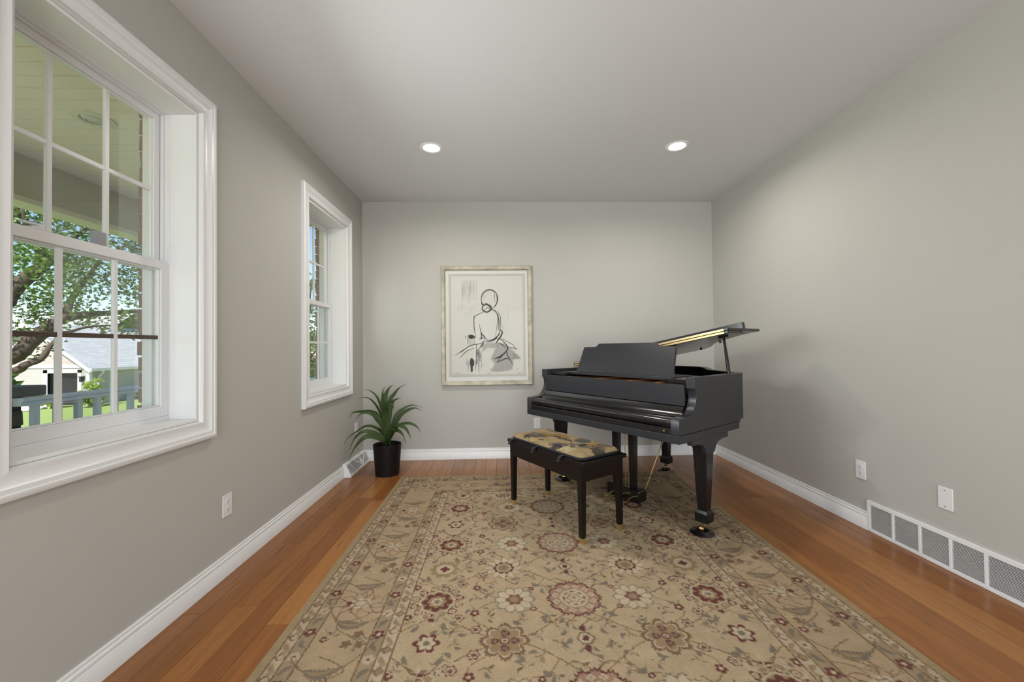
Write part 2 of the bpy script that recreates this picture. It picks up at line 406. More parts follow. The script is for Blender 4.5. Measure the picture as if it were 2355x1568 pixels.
def window(name, w, label, brown):
    t = thing(name, label, 'window', (0,0,0), kind='structure')
    y0, y1, z0, z1 = w['y0'], w['y1'], w['z0'], w['z1']
    for m in sweep_rect(CAS, y0-.004, y1+.004, z0-.004, z1+.004, XL): obj('casing', m, 'trim', t, smooth=True)
    xe = -1.575; th = .012
    for a in ((y0-.012,y0,z0-.012,z1+.012),(y1,y1+.012,z0-.012,z1+.012),(y0,y1,z0-.012,z0),(y0,y1,z1,z1+.012)):
        pass
    for a in ((y0,y0+th,z0,z1),(y1-th,y1,z0,z1),(y0+th,y1-th,z0,z0+th),(y0+th,y1-th,z1-th,z1)):
        obj('jamb', MB().box(xe,XL+.001,*a), 'trim', t)
    # vinyl frame with stepped tracks
    m = MB()
    for f, xa, xb in ((.016,-1.60,-1.575),(.022,-1.615,-1.60),(.016,-1.645,-1.615),(.03,-1.69,-1.645)):
        m.box(xa,xb,y0,y0+f,z0,z1); m.box(xa,xb,y1-f,y1,z0,z1); m.box(xa,xb,y0+f,y1-f,z0,z0+f+.014); m.box(xa,xb,y0+f,y1-f,z1-f,z1)
    obj('frame', m, 'vinyl', t, bevel=.002)
    zm = (z0+z1)/2-.005
    sash('sash', t, -1.632, y0+.019, y1-.019, zm-.022, z1-.017, .042, .034, .034, 'upper sash behind')
    lo = sash('sash', t, -1.594, y0+.017, y1-.017, z0+.030, zm+.022, .050, .040, .040, 'lower sash in front', 'muntin_brown' if brown else 'vinyl')
    # lock and sensor on the meeting rail
    yl = y0+.27*(y1-y0)
    m = MB(); m.box(-1.606,-1.578,yl-.032,yl+.032,zm+.0215,zm+.029); m.lathe([(.013,0),(.013,.012),(.009,.016)], 14, (-1.592,yl,zm+.028)); m.box(-1.60,-1.585,yl-.05,yl,zm+.036,zm+.043)
    obj('sash_lock', m, 'vinyl', lo, bevel=.002)
    if brown:
        ys = y0+.565*(y1-y0)
        obj('sensor', MB().box(-1.612,-1.585,ys-.028,ys+.014,zm+.022,zm+.078), 'sensor', lo, bevel=.003)
        obj('sensor_magnet', MB().box(-1.612,-1.590,ys+.016,ys+.026,zm+.03,zm+.078), 'plate', lo, bevel=.002)
    return t
window('window_1', W1, 'near double-hung white window looking onto the porch', True)
window('window_2', W2, 'far double-hung white window above the potted plant', False)
# added glazing, out of view, around the rear fill lamp
t = thing('added_glazing', 'added unseen glazed opening for the rear fill lamp', 'window', kind='structure')
m = MB()
for x in (-.9,.02,.95,1.84): m.box(x,x+.06,YR-.10,YR-.03,.15,2.35)
m.box(-.9,1.9,YR-.10,YR-.03,.15,.22); m.box(-.9,1.9,YR-.10,YR-.03,2.28,2.35)
obj('frame', m, 'vinyl', t); obj('pane', MB().box(-.88,1.88,YR-.07,YR-.064,.2,2.3), 'glass', t)

# ================================================================== EXTERIOR
# brick veneer seen at the window jambs
bw = thing('brick_wall', 'red brick veneer of the house outside the windows', 'brick wall', (0,0,0))
m = MB(); XB0, XB1 = -1.746, -1.694
m.box(XB0+.006,XB1,W1['y1']+.026,W2['y0']-.06,-.3,2.75); m.box(XB0+.006,XB1,W2['y1']+.026,YB+.3,-.3,2.75)
m.box(XB0+.008,XB1,YR,W1['y0']-.06,-.3,2.75)
for w in (W1,W2): m.box(XB0+.008,XB1,w['y0']-.12,w['y1']+.12,2.40,2.75); m.box(XB0+.008,XB1,w['y0']-.12,w['y1']+.12,-.3,.74)
obj('mortar_backing', m, 'mortar', bw)
def brick_mesh(seed):
    rn = random.Random(seed); me = bpy.data.meshes.new('brick'); b = MB().box(-.025,.025,0,.20,0,.066)
    b.v = [(x+rn.uniform(-.003,.002), y+rn.uniform(-.004,.004), z+rn.uniform(-.003,.003)) for x, y, z in b.v]
    me.from_pydata(b.v, [], b.f); me.materials.append(MAT['brick']); return me
BM = [brick_mesh(i) for i in range(6)]
for w, dy in ((W1,.026),(W2,.026)):
    for k in range(23):
        o = bpy.data.objects.new('brick', random.choice(BM)); COL.objects.link(o); o.parent = bw
        o.location = ((XB0+XB1)/2-.003+random.uniform(-.003,.003), w['y1']+dy-.007+random.uniform(-.006,.004)+(.0 if k%2 else .004), .70+k*.077)
        if k%2: o.scale = (1,.52,1)
    # white exterior trim between frame and brick
    pass

# porch roof with soffit boards, beam, recessed light
pr = thing('porch_roof', 'cream boarded porch ceiling with taupe beam outside the near window', 'porch roof', (0,0,0))
XP = -3.42
obj('roof_deck', MB().box(XP-.35,-1.70,-2.5,4.62,2.625,2.80), 'beam', pr)
sb = bpy.data.meshes.new('soffit_board'); q = MB()
q.prism([(0.002,.0),(.092,.0),(.094,.006),(.1,.006),(.1,.02),(.0,.02)], 'x', XP, -1.76); sb.from_pydata(q.v, [], q.f)
bm = bmesh.new(); bm.from_mesh(sb); bmesh.ops.recalc_face_normals(bm, faces=bm.faces); bm.to_mesh(sb); bm.free(); sb.materials.append(MAT['soffit'])
for k in range(38):
    o = bpy.data.objects.new('soffit_board', sb); COL.objects.link(o); o.parent = pr; o.location = (0,.8+k*.1,2.603)
obj('beam', MB().box(XP-.16,XP,-2.5,4.62,2.30,2.62), 'beam', pr, bevel=.004)
obj('beam_edge', MB().box(XP-.17,XP+.012,-2.5,4.63,2.262,2.302), 'beam_trim', pr, bevel=.004)
obj('fascia', MB().box(XP-.36,-1.76,4.60,4.64,2.595,2.80), 'beam_trim', pr)
sl = thing('porch_downlight', 'round recessed light in the cream porch ceiling', 'ceiling light', (-2.47,2.49,2.603))
obj('trim_ring', MB().lathe([(.062,-.002),(.070,-.010),(.101,-.007),(.104,.0),(.062,.0)], 32, cap=False), 'beam_trim', sl, smooth=True)
obj('bulb', MB().lathe([(0,-.012),(.030,-.009),(.046,-.002),(.048,.008)], 24), 'bulb', sl, smooth=True)
obj('baffle', MB().lathe([(.062,-.002),(.048,.006)], 24, cap=False), 'slot', sl, smooth=True)

# porch railing
rl = thing('porch_railing', 'pale grey-blue porch railing with square balusters', 'railing', (-3.5,0,0))
tr_prof = [(-.045,.848),(-.05,.838),(-.05,.826),(-.03,.818),(-.03,.79),(.03,.79),(.03,.818),(.05,.826),(.05,.838),(.045,.848)]
obj('top_rail', MB().prism(tr_prof, 'y', 2.99, 4.72), 'rail', rl)
obj('bottom_rail', MB().box(-.025,.025,3.02,4.72,-.05,.0), 'rail', rl)
bal = bpy.data.meshes.new('baluster'); q = MB().box(-.019,.019,-.019,.019,0,.80); bal.from_pydata(q.v, [], q.f); bal.materials.append(MAT['rail'])
for k in range(11):
    o = bpy.data.objects.new('baluster', bal); COL.objects.link(o); o.parent = rl; o.location = (0, 3.10+k*.155, -.005)
obj('post', MB().box(-.05,.05,4.70,4.80,-.19,.90), 'rail', rl, bevel=.004)
r2 = thing('porch_railing', 'short grey-blue railing closing the far end of the porch', 'railing', (0,4.75,0))
q = MB().prism(tr_prof, 'x', -3.45, -1.86); obj('top_rail', q, 'rail', r2)
obj('bottom_rail', MB().box(-3.45,-1.86,-.025,.025,-.05,0), 'rail', r2)
for k in range(10):
    o = bpy.data.objects.new('baluster', bal); COL.objects.link(o); o.parent = r2; o.location = (-3.33+k*.155, 0, -.005)
setp(obj('porch_floor', MB().box(-3.9,-1.76,-2.5,4.85,-.35,-.19), 'concrete'), 'pale concrete porch slab below the railing', 'porch floor', kind='structure')

# stone pier
sp = thing('stone_pier', 'dark stacked-stone pier with flat cap at the left end of the railing', 'pier', (-3.81,2.93,-.19))
rn = random.Random(3); z = 0
while z < 1.02:
    h = rn.uniform(.10,.17); h = min(h, 1.04-z); cut = rn.uniform(-.06,.06)
    for (x0,x1) in ((-.2,cut),(cut,.2)):
        for (a,b) in ((-.2,-.02),(-.02,.2)):
            q = MB().box(x0+.004,x1-.004,a+.004,b-.004,z+.004,z+h-.004)
            q.v = [(x+rn.uniform(-.012,.012), y+rn.uniform(-.012,.012), zz+rn.uniform(-.006,.006)) for x, y, zz in q.v]
            obj('stone', q, 'stone', sp, bevel=.008)
    z += h
obj('core', MB().box(-.19,.19,-.19,.19,0,1.04), 'slot', sp)
obj('cap', MB().box(-.28,.28,-.28,.28,1.04,1.12), 'stone_cap', sp, bevel=.008)

# ground: lawn sloping away to the neighbour's lot
def ground_z(x, y):
    d = math.hypot(min(x+3.9,0), max(y-5.5,0) if x > -3.9 else 0)
    d = max(-3.9-x, y-5.5, 0); t = min(1, max(0, (d-.3)/20)); t = t*t*(3-2*t)
    return -.32-1.76*t
gx = [-70,-58,-48,-40,-34,-30,-27,-24,-21,-18,-15,-12.5,-10.5,-9,-7.5,-6.2,-5.2,-4.4,-3.85,-1.9]; gy = [-40,-20,-10,-4,0,3,5,6,7,8,9.5,11,13,15,17,19,21,23,25,28,32,38,46,60,90]
m = MB(); nv = len(gy)
for x in gx:
    for y in gy: m.v.append((x,y,ground_z(x,y)))
for i in range(len(gx)-1):
    for j in range(nv-1):
        m.f.append((i*nv+j,(i+1)*nv+j,(i+1)*nv+j+1,i*nv+j+1))
setp(obj('lawn', m, 'grass', smooth='all'), 'sunlit green lawn beyond the porch railing', 'lawn', kind='structure')
m = MB().box(-1.80,60,4.9,90,-2.6,-.6)
m = MB()
for k in range(8):
    y0, y1 = 17.5+k*.9, 17.5+(k+1)*.9
    m.add([(-34,y0,ground_z(-34,y0)+.03),(-26.2,y0,ground_z(-26.2,y0)+.03),(-26.2,y1,ground_z(-26.2,y1)+.03),(-34,y1,ground_z(-34,y1)+.03)], [(0,1,2,3)])
setp(obj('driveway', m, 'concrete'), "pale concrete driveway in front of the neighbour's garage", 'driveway', kind='structure')

# neighbour house
nh = thing('neighbor_house', 'beige neighbouring house with grey shingled roof and white trim across the lawn', 'house', (-25.0,25.0,-2.1))
EZ = 2.33; SL = .74; HW = 3.5; AP = EZ+SL*HW
# garage block: local x from -7 to 0, y from 0 to 12
obj('garage_side_wall', MB().box(-.1,0,0,12,0,EZ), 'h_siding', nh)
m = MB(); m.box(-7,-2.45,0,.1,0,EZ); m.box(-.68,-.1,0,.1,0,EZ); m.box(-2.45,-.68,0,.1,2.0,EZ)
obj('garage_front_wall', m, 'h_siding', nh)
obj('gable', MB().prism([(-7,EZ),(0,EZ),(-HW,AP)], 'y', 0, .1), 'h_shake', nh)
obj('garage_opening', MB().box(-2.45,-.68,.3,.34,0,2.0), 'h_dark', nh)
m = MB(); m.box(-2.7,-2.45,-.04,.1,0,2.2); m.box(-.68,-.45,-.04,.1,0,2.2); m.box(-2.7,-.45,-.04,.1,2.0,2.22)
obj('garage_door_trim', m, 'h_white', nh)
obj('corner_board', MB().box(-.16,.03,-.03,.14,0,EZ), 'h_white', nh)
obj('frieze_board', MB().box(-7,.05,-.06,.0,EZ-.02,EZ+.16), 'h_white', nh)
ov = .35
for s in (1,-1):
    # roof slopes
    xe = -HW+s*(HW+ov); ze = AP-SL*(HW+ov)
    m = MB().add([(-HW,-.3,AP+.06),(xe,-.3,ze+.06),(xe,12.3,ze+.06),(-HW,12.3,AP+.06),(-HW,-.3,AP+.14),(xe,-.3,ze+.14),(xe,12.3,ze+.14),(-HW,12.3,AP+.14)],
                 [(0,1,2,3),(4,5,6,7),(0,1,5,4),(1,2,6,5),(2,3,7,6),(3,0,4,7)])
    obj('roof_slope', m, 'shingle', nh)
    m = MB().prism([(-HW,AP+.13),(xe,ze+.13),(xe,ze-.10),(-HW,AP-.10)], 'y', -.34, -.26); obj('rake_board', m, 'h_white', nh)
obj('eave_fascia', MB().box(.30,.42,-.3,12.3,EZ-.24,EZ-.06), 'h_white', nh)
obj('soffit', MB().box(0,.32,-.3,12.3,EZ-.22,EZ-.18), 'h_white', nh)
m = MB().tube([(.38,.45,EZ-.2),(.36,.45,EZ-.36),(.10,.45,EZ-.62),(.08,.45,EZ-.8),(.08,.45,.1)], .055, 8); obj('downspout', m, 'h_white', nh)
# main house body behind and to the left, with a higher cross gable
obj('main_wall', MB().box(-20,-7,2.0,11,0,3.0), 'h_siding', nh)
m = MB().add([(-21,1.5,2.9),(-3,1.5,2.9),(-3,6.5,6.3),(-21,6.5,6.3)], [(0,1,2,3)]); m.add([(-21,11.5,2.9),(-3,11.5,2.9),(-3,6.5,6.35),(-21,6.5,6.35)], [(0,1,2,3)])
obj('roof_slope', m, 'shingle', nh)
obj('gable', MB().prism([(-14,2.9),(-7.8,2.9),(-10.9,5.4)], 'y', 1.2, 1.3), 'h_shake', nh)
for s in (1,-1):
    xe = -10.9+s*3.5; m = MB().prism([(-10.9,5.62),(xe,2.80),(xe,2.58),(-10.9,5.40)], 'y', 1.0, 1.2); obj('rake_board', m, 'h_white', nh)
m = MB().add([(-9.8,-1.4,2.2),(-4.1,-1.4,2.2),(-4.9,.0,3.2),(-9.0,.0,3.2)], [(0,1,2,3)]); obj('porch_roof_slope', m, 'shingle', nh)
obj('porch_fascia', MB().box(-9.8,-4.1,-1.46,-1.38,2.02,2.2), 'h_white', nh)
m = MB().tube([(-4.3,-1.45,2.1),(-4.3,-1.45,1.95),(-4.55,-1.3,1.75),(-4.55,-1.3,.1)], .055, 8); obj('downspout', m, 'h_white', nh)
obj('stone_skirt', MB().box(-7,-2.72,-.08,.0,0,.75), 'brick', nh)
m = MB(); m.box(-.40,-.30,-.22,-.06,1.45,1.75); m.box(-.44,-.26,-.26,-.02,1.75,1.79); m.box(-.37,-.33,-.06,0,1.62,1.66); obj('wall_lantern', m, 'h_dark', nh)

# foliage builder
def leaves(centers, n, size, rng, flat=.5):
    C = np.array([c[:3] for c in centers], float); R = np.array([c[3] for c in centers], float)
    w = R**2.4; w /= w.sum(); idx = rng.choice(len(C), n, p=w)
    d = rng.normal(size=(n,3)); d /= np.linalg.norm(d,axis=1)[:,None]; rad = rng.random(n)**.45
    p = C[idx]+d*(R[idx]*rad)[:,None]*np.array([1,1,.8])
    a = rng.normal(size=(n,3)); a[:,2] *= flat; a /= np.linalg.norm(a,axis=1)[:,None]
    b = rng.normal(size=(n,3)); b -= (b*a).sum(1)[:,None]*a; b /= np.linalg.norm(b,axis=1)[:,None]
    c = np.cross(a,b); L = (size*(.7+.7*rng.random(n)))[:,None]
    V = np.empty((n,5,3)); V[:,0] = p; V[:,1] = p+a*L*.5+b*L*.28+c*L*.06; V[:,2] = p+a*L; V[:,3] = p+a*L*.5-b*L*.28+c*L*.06; V[:,4] = p+a*L*.45-c*L*.04
    me = bpy.data.meshes.new('foliage'); o = (np.arange(n)*5)[:,None]
    F = np.concatenate([o+np.array([[0,1,4]]), o+np.array([[4,1,2]]), o+np.array([[0,4,3]]), o+np.array([[4,2,3]])])
    me.from_pydata(V.reshape(-1,3).tolist(), [], F.tolist())
    return me
def unproj(px, Y):
    d = _f+_r*((px[0]-1177.5)/FPX)-_u*((px[1]-784)/FPX)
    t = Y/d.y; return (d.x*t, Y, HC+d.z*t)

# maple-like tree beyond the porch
T = thing('tree', 'leafy tree with spreading dark branches beyond the near window', 'tree', (-7.4,5.2,ground_z(-7.4,5.2)))
tx, ty, tz = T.location
def L(p): return (p[0]-tx, p[1]-ty, p[2]-tz)
br = [([(tx,ty,tz-.1),(tx+.05,ty+.05,tz+.9),(tx+.25,ty+.1,tz+1.6)], [.17,.14,.12])]
B1 = [(tx+.15,ty+.08,.95)]+[unproj(q,Y) for q, Y in (((18,825),5.3),((70,786),5.4),((122,745),5.55),((142,733),5.6),((197,724),5.8),((260,719),6.1),((321,715),6.4),((380,716),6.7))]
br.append((B1, [.12,.095,.085,.072,.06,.045,.036,.028,.018]))
B2 = [(tx+.1,ty,.75)]+[unproj(q,Y) for q, Y in (((18,857),5.1),((60,838),5.1),((94,825),5.15),((112,800),5.2),((126,784),5.25),((142,772),5.3))]
br.append((B2, [.07,.05,.042,.036,.03,.022,.012]))
B3 = [(tx+.2,ty+.1,1.3)]+[unproj(q,Y) for q, Y in (((-10,720),5.2),((19,678),5.3),((60,640),5.4),((96,613),5.5),((118,590),5.5),((150,560),5.6),((210,520),5.8))]
br.append((B3, [.11,.10,.095,.08,.07,.05,.035,.02]))
B4 = [unproj((96,613),5.5),unproj((90,575),5.4),unproj((70,535),5.3),unproj((50,480),5.2)]
br.append((B4, [.05,.045,.03,.018]))
B5 = [unproj((122,745),5.55),unproj((155,712),5.7),unproj((163,690),5.8),unproj((200,640),5.9),unproj((240,590),6.0),unproj((300,560),6.2)]
br.append((B5, [.05,.045,.04,.03,.02,.012]))
B6 = [unproj((100,760),5.5),unproj((150,765),5.6),unproj((200,752),5.8),unproj((260,748),6.0)]
br.append((B6, [.03,.022,.016,.01]))
B7 = [(tx+.1,ty,1.4),(tx-.5,ty-.4,2.4),(tx-.9,ty-.7,3.4)]; br.append((B7, [.1,.07,.03]))
B8 = [(tx+.2,ty+.1,1.5),(tx+.4,ty+.6,2.7),(tx+.5,ty+.9,4.0)]; br.append((B8, [.1,.07,.03]))
for k, (P, R) in enumerate(br):
    n = max(2, 4); PP = catmull([L(p) for p in P], 4)
    RR = np.interp(np.linspace(0,len(R)-1,len(PP)), range(len(R)), R)
    obj('trunk' if k == 0 else 'branch', MB().tube(PP, list(RR), 8), 'bark', T, smooth='all')
cl = []
rr = np.random.default_rng(5)
for px in range(-60, 420, 34):
    for py in range(430, 790, 34):
        if py > 745 and (px > 110): 
            if px < 250 or py > 770: continue
        if py > 700 and px < 30: continue
        Y = 5.2+rr.random()*2.0
        q = unproj((px+rr.normal()*14, py+rr.normal()*12), Y)
        if rr.random() < .80: cl.append((*L(q), .20+.16*rr.random()))
for k in range(46):
    a = rr.random()*2*PI; r = 1.2+rr.random()*1.9; zz = 2.0+rr.random()*2.6
    q = (tx+r*math.cos(a), ty+.6+r*math.sin(a), zz); cl.append((*L(q), .35+.25*rr.random()))
fo = mesh_obj('foliage', leaves(cl, 21000, .058, np.random.default_rng(21)), 'foliage', T); fo['kind'] = 'stuff'

# second tree, seen through the far window
T2 = thing('tree', 'green tree against blue sky outside the far window', 'tree', (-5.02,10.4,ground_z(-5.02,10.4)))
obj('trunk', MB().tube([(0,0,-.1),(.05,0,1.0),(0,.1,2.2),(.1,.1,3.3)], [.09,.075,.05,.02], 8), 'bark', T2, smooth='all')
for a in range(6):
    t_ = a*1.05; obj('branch', MB().tube([(.03,0,1.1+a*.3),(.4*math.cos(t_),.4*math.sin(t_),1.5+a*.3),(.8*math.cos(t_),.8*math.sin(t_),1.7+a*.32)], [.03,.02,.008], 6), 'bark', T2, smooth='all')
rr = np.random.default_rng(8); cl = []
for k in range(60):
    a = rr.random()*2*PI; zz = .7+rr.random()*2.1; r = rr.random()*(.95-.12*zz); cl.append((r*math.cos(a), r*math.sin(a), zz, .26))
for k in range(9):
    a = rr.random()*2*PI; zz = 2.8+rr.random()*.9; cl.append((.5*rr.random()*math.cos(a), .5*rr.random()*math.sin(a), zz, .18))
fo = mesh_obj('foliage', leaves(cl, 6500, .075, np.random.default_rng(4)), 'foliage', T2); fo['kind'] = 'stuff'

# shrubs
def shrub(label, loc, centers, n, size, mat, seed, stems=5):
    s = thing('shrub', label, 'shrub', loc); rn = random.Random(seed)
    m = MB()
    for k in range(stems):
        c = centers[k % len(centers)]
        m.tube([(0,0,-.05),(c[0]*.5,c[1]*.5,c[2]*.6),(c[0],c[1],c[2])], [.012,.009,.004], 5)
    obj('stems', m, 'bark', s); f = mesh_obj('foliage', leaves(centers, n, size, np.random.default_rng(seed)), mat, s); f['kind'] = 'stuff'
    return s
rr = np.random.default_rng(2)
shrub('broad-leaved shrub growing beside the stone pier', (-4.25,3.55,ground_z(-4.25,3.55)), [(rr.normal()*.22,rr.normal()*.25,.25+rr.random()*.55,.16) for _ in range(12)]+[(-.25,-.1,1.25,.16),(-.1,.05,1.2,.14),(-.4,-.2,1.2,.15)], 420, .11, 'foliage_dark', 5, 14)
shrub('yellow-green shrub below the corner of the neighbouring garage', (-23.9,24.0,-2.08), [(rr.normal()*.25,rr.normal()*.25,.3+k*.16,.34-.02*k) for k in range(9)], 1500, .16, 'foliage_lime', 6)
shrub('low yellow-green bush at the base of the neighbouring garage wall', (-26.0,23.9,-2.08), [(rr.normal()*.3,rr.normal()*.2,.25+rr.random()*.4,.3) for _ in range(7)], 900, .16, 'foliage_lime', 7)
shrub('small green bush by the far side wall of the neighbouring house', (-24.2,28.0,-2.08), [(rr.normal()*.3,rr.normal()*.4,.25+rr.random()*.4,.32) for _ in range(7)], 900, .16, 'foliage', 9)

# ================================================================== PAINTER (pattern as vertex colours)
class Paint:
    def __init__(s, w, h, res, base):
        s.w, s.h, s.res = w, h, res; s.nx = int(round(w/res))+1; s.ny = int(round(h/res))+1
        s.x = np.linspace(0,w,s.nx); s.y = np.linspace(0,h,s.ny)
        s.c = np.empty((s.ny,s.nx,3)); s.c[:] = base; s.aa = res*1.1
    def win(s, x0, x1, y0, y1):
        i0 = max(0,int((x0)/s.res)-2); i1 = min(s.nx,int((x1)/s.res)+4); j0 = max(0,int(y0/s.res)-2); j1 = min(s.ny,int(y1/s.res)+4)
        if i1 <= i0 or j1 <= j0: return None
        X, Y = np.meshgrid(s.x[i0:i1], s.y[j0:j1]); return X, Y, (slice(j0,j1), slice(i0,i1))
    def blend(s, sl, a, col):
        a = np.clip(a,0,1)[...,None]; s.c[sl] = s.c[sl]*(1-a)+np.array(col)*a
    def rect(s, x0, x1, y0, y1, col, a=1):
        w = s.win(x0,x1,y0,y1)
        if w is None: return
        X, Y, sl = w; d = np.minimum(np.minimum(X-x0,x1-X),np.minimum(Y-y0,y1-Y)); s.blend(sl, (d/s.aa+.5)*a if a == 1 else np.clip(d/s.aa+.5,0,1)*a, col)
    def polar(s, cx, cy, fn, rmax, col, a=1, sy=1, rot=0):
        w = s.win(cx-rmax,cx+rmax,cy-rmax*sy,cy+rmax*sy)
        if w is None: return
        X, Y, sl = w; dx = X-cx; dy = (Y-cy)/sy; r = np.hypot(dx,dy); th = np.arctan2(dy,dx)-rot
        s.blend(sl, np.clip((fn(th)-r)/s.aa+.5,0,1)*a, col)
    def stroke(s, pts, wd, col, a=1, taper=0):
        pts = [np.array(p,float) for p in pts]
        P = np.array(pts); w = s.win(P[:,0].min()-wd,P[:,0].max()+wd,P[:,1].min()-wd,P[:,1].max()+wd)
        if w is None: return
        X, Y, sl = w; D = np.full(X.shape,-1e9); n = len(pts)-1
        for k in range(n):
            A, B = pts[k], pts[k+1]; v = B-A; q = v@v
            if q < 1e-12: continue
            t = np.clip(((X-A[0])*v[0]+(Y-A[1])*v[1])/q,0,1); d = np.hypot(X-A[0]-t*v[0],Y-A[1]-t*v[1])
            u = (k+t)/n; ww = wd/2*(1-taper*np.abs(2*u-1)**1.5) if taper else wd/2
            D = np.maximum(D, ww-d)
        s.blend(sl, np.clip(D/s.aa+.5,0,1)*a, col)
    def curve(s, pts, wd, col, a=1, taper=0): s.stroke(catmull(pts,7), wd, col, a, taper)
    def poly(s, pts, col, a=1):
        P = np.array(pts,float); w = s.win(P[:,0].min(),P[:,0].max(),P[:,1].min(),P[:,1].max())
        if w is None: return
        X, Y, sl = w; ins = np.zeros(X.shape,bool); n = len(P)
        for i in range(n):
            x1,y1 = P[i]; x2,y2 = P[(i+1)%n]
            c = ((y1 > Y) != (y2 > Y)); ins ^= c & (X < (x2-x1)*(Y-y1)/((y2-y1) if y2 != y1 else 1e-9)+x1)
        s.blend(sl, ins*a, col)
    def leaf(s, cx, cy, L, ang, col, wd=.32, out=None, serr=0):
        w = s.win(cx-L,cx+L,cy-L,cy+L)
        if w is None: return
        X, Y, sl = w; ca, sa = math.cos(ang), math.sin(ang); u = (X-cx)*ca+(Y-cy)*sa; v = -(X-cx)*sa+(Y-cy)*ca
        v = v+.18*L*(u/(L*.5))**2-.09*L
        t = np.clip(u/L+.5,0,1); hw = L*wd*.5*np.sin(np.pi*t**.8)
        if serr: hw = hw*(1+serr*(((t*9)%1)-.5))
        ins = hw-np.abs(v)
        if out is not None: s.blend(sl, np.clip((ins+.004)/s.aa+.5,0,1), out)
        s.blend(sl, np.clip(ins/s.aa+.5,0,1), col)
    def mesh(s, name, place, mat, parent=None, z=None):
        X, Y = np.meshgrid(s.x, s.y); V = place(X.ravel(), Y.ravel())
        n = s.nx*s.ny; i = np.arange(s.nx-1); j = np.arange(s.ny-1); I, J = np.meshgrid(i,j); a = (J*s.nx+I).ravel()
        F = np.stack([a,a+1,a+1+s.nx,a+s.nx],1)
        me = bpy.data.meshes.new(name); me.vertices.add(n); me.vertices.foreach_set('co', V.astype(np.float32).ravel())
        nf = len(F); me.loops.add(nf*4); me.loops.foreach_set('vertex_index', F.astype(np.int32).ravel())
        me.polygons.add(nf); me.polygons.foreach_set('loop_start', np.arange(0,nf*4,4,dtype=np.int32))
        me.update(calc_edges=True)
        at = me.color_attributes.new('pattern','FLOAT_COLOR','POINT')
        c4 = np.ones((n,4),np.float32); c4[:,:3] = np.clip(s.c,0,1).reshape(-1,3); at.data.foreach_set('color', c4.ravel())
        return mesh_obj(name, me, mat, parent)

# ================================================================== RUG
RX0, RX1, RY0, RY1, RZ = -.912, 1.572, .262, 3.676, .012
def K(c, g=1.0): return tuple(min(1,x*g) for x in lin(c))
G = .71
def F_(c, k=.22):
    b = (184,164,132); return K(tuple(x*(1-k)+y*k for x, y in zip(c,b)),G)
cb = F_((180,157,126),0); cf = F_((186,164,132),0); cedge = F_((168,145,112),0); cdk = F_((164,143,115),0); clt = F_((192,173,146),0)
cred = F_((98,50,50),.15); cpink = F_((160,122,106)); cbr = F_((114,88,66)); cgr = F_((116,106,94)); ccr = F_((203,186,158)); cline = F_((108,82,58),.15); ctan = F_((150,124,94))
RW, RH = RX1-RX0, RY1-RY0
R_ = Paint(RW, RH, .0037, cedge)
ins = [0,.038,.085,.143,.372,.431,.483]; cols = [cedge,clt,cdk,cb,cdk,clt,cf]
for d, c in zip(ins[1:], cols[1:]): R_.rect(d,RW-d,d,RH-d,c)
for d in ins[1:]:
    for a in ((d-.003,RW-d+.003,d-.003,d+.003),(d-.003,RW-d+.003,RH-d-.003,RH-d+.003),(d-.003,d+.003,d,RH-d),(RW-d-.003,RW-d+.003,d,RH-d)): R_.rect(*a, cline)
rg = random.Random(42)
def saw(th, n, amp): return 1+amp*(np.abs(((th*n/(2*PI))%1)-.5)*2-.5)
def petals(th, n, amp): return 1+amp*(np.abs(np.cos(th*n/2))-.6)
def small_red(x, y, s=1.0):
    for k in range(5):
        a = k*2*PI/5+.3; R_.polar(x+.014*s*math.cos(a), y+.014*s*math.sin(a), lambda t: .0085*s, .01*s, cred)
    R_.polar(x,y,lambda t:.007*s,.008*s,ccr)
def bud(x, y, s=1.0):
    R_.polar(x,y,lambda t:.024*s*petals(t,6,.45),.035*s,cred); R_.polar(x,y,lambda t:.018*s*petals(t,6,.5),.03*s,ccr,.85); R_.polar(x,y,lambda t:.010*s,.02*s,cred,.9)
def medallion(x, y, s=1.0):
    R_.polar(x,y,lambda t:.122*s*petals(t,12,.12)*saw(t,48,.10),.16*s,cred)
    R_.polar(x,y,lambda t:.111*s*petals(t,12,.14)*saw(t,48,.07),.15*s,cpink)
    for k in range(12):
        a = (k+.5)*2*PI/12; R_.polar(x+.088*s*math.cos(a),y+.088*s*math.sin(a),lambda t:.015*s*petals(t,4,.5),.02*s,ccr,.85); R_.polar(x+.086*s*math.cos(a),y+.086*s*math.sin(a),lambda t:.005*s,.01*s,ctan)
    R_.polar(x,y,lambda t:.072*s,.08*s,ctan); R_.polar(x,y,lambda t:.067*s,.08*s,ccr,.9)
    for k in range(8):
        a = k*2*PI/8; R_.leaf(x+.048*s*math.cos(a),y+.048*s*math.sin(a),.03*s,a+PI/2,cgr if k%2 else cbr,.4)
    R_.polar(x,y,lambda t:.030*s*petals(t,6,.5),.05*s,ctan); R_.polar(x,y,lambda t:.022*s*petals(t,6,.5),.05*s,ccr)
    R_.polar(x,y,lambda t:.010*s,.02*s,cpink)
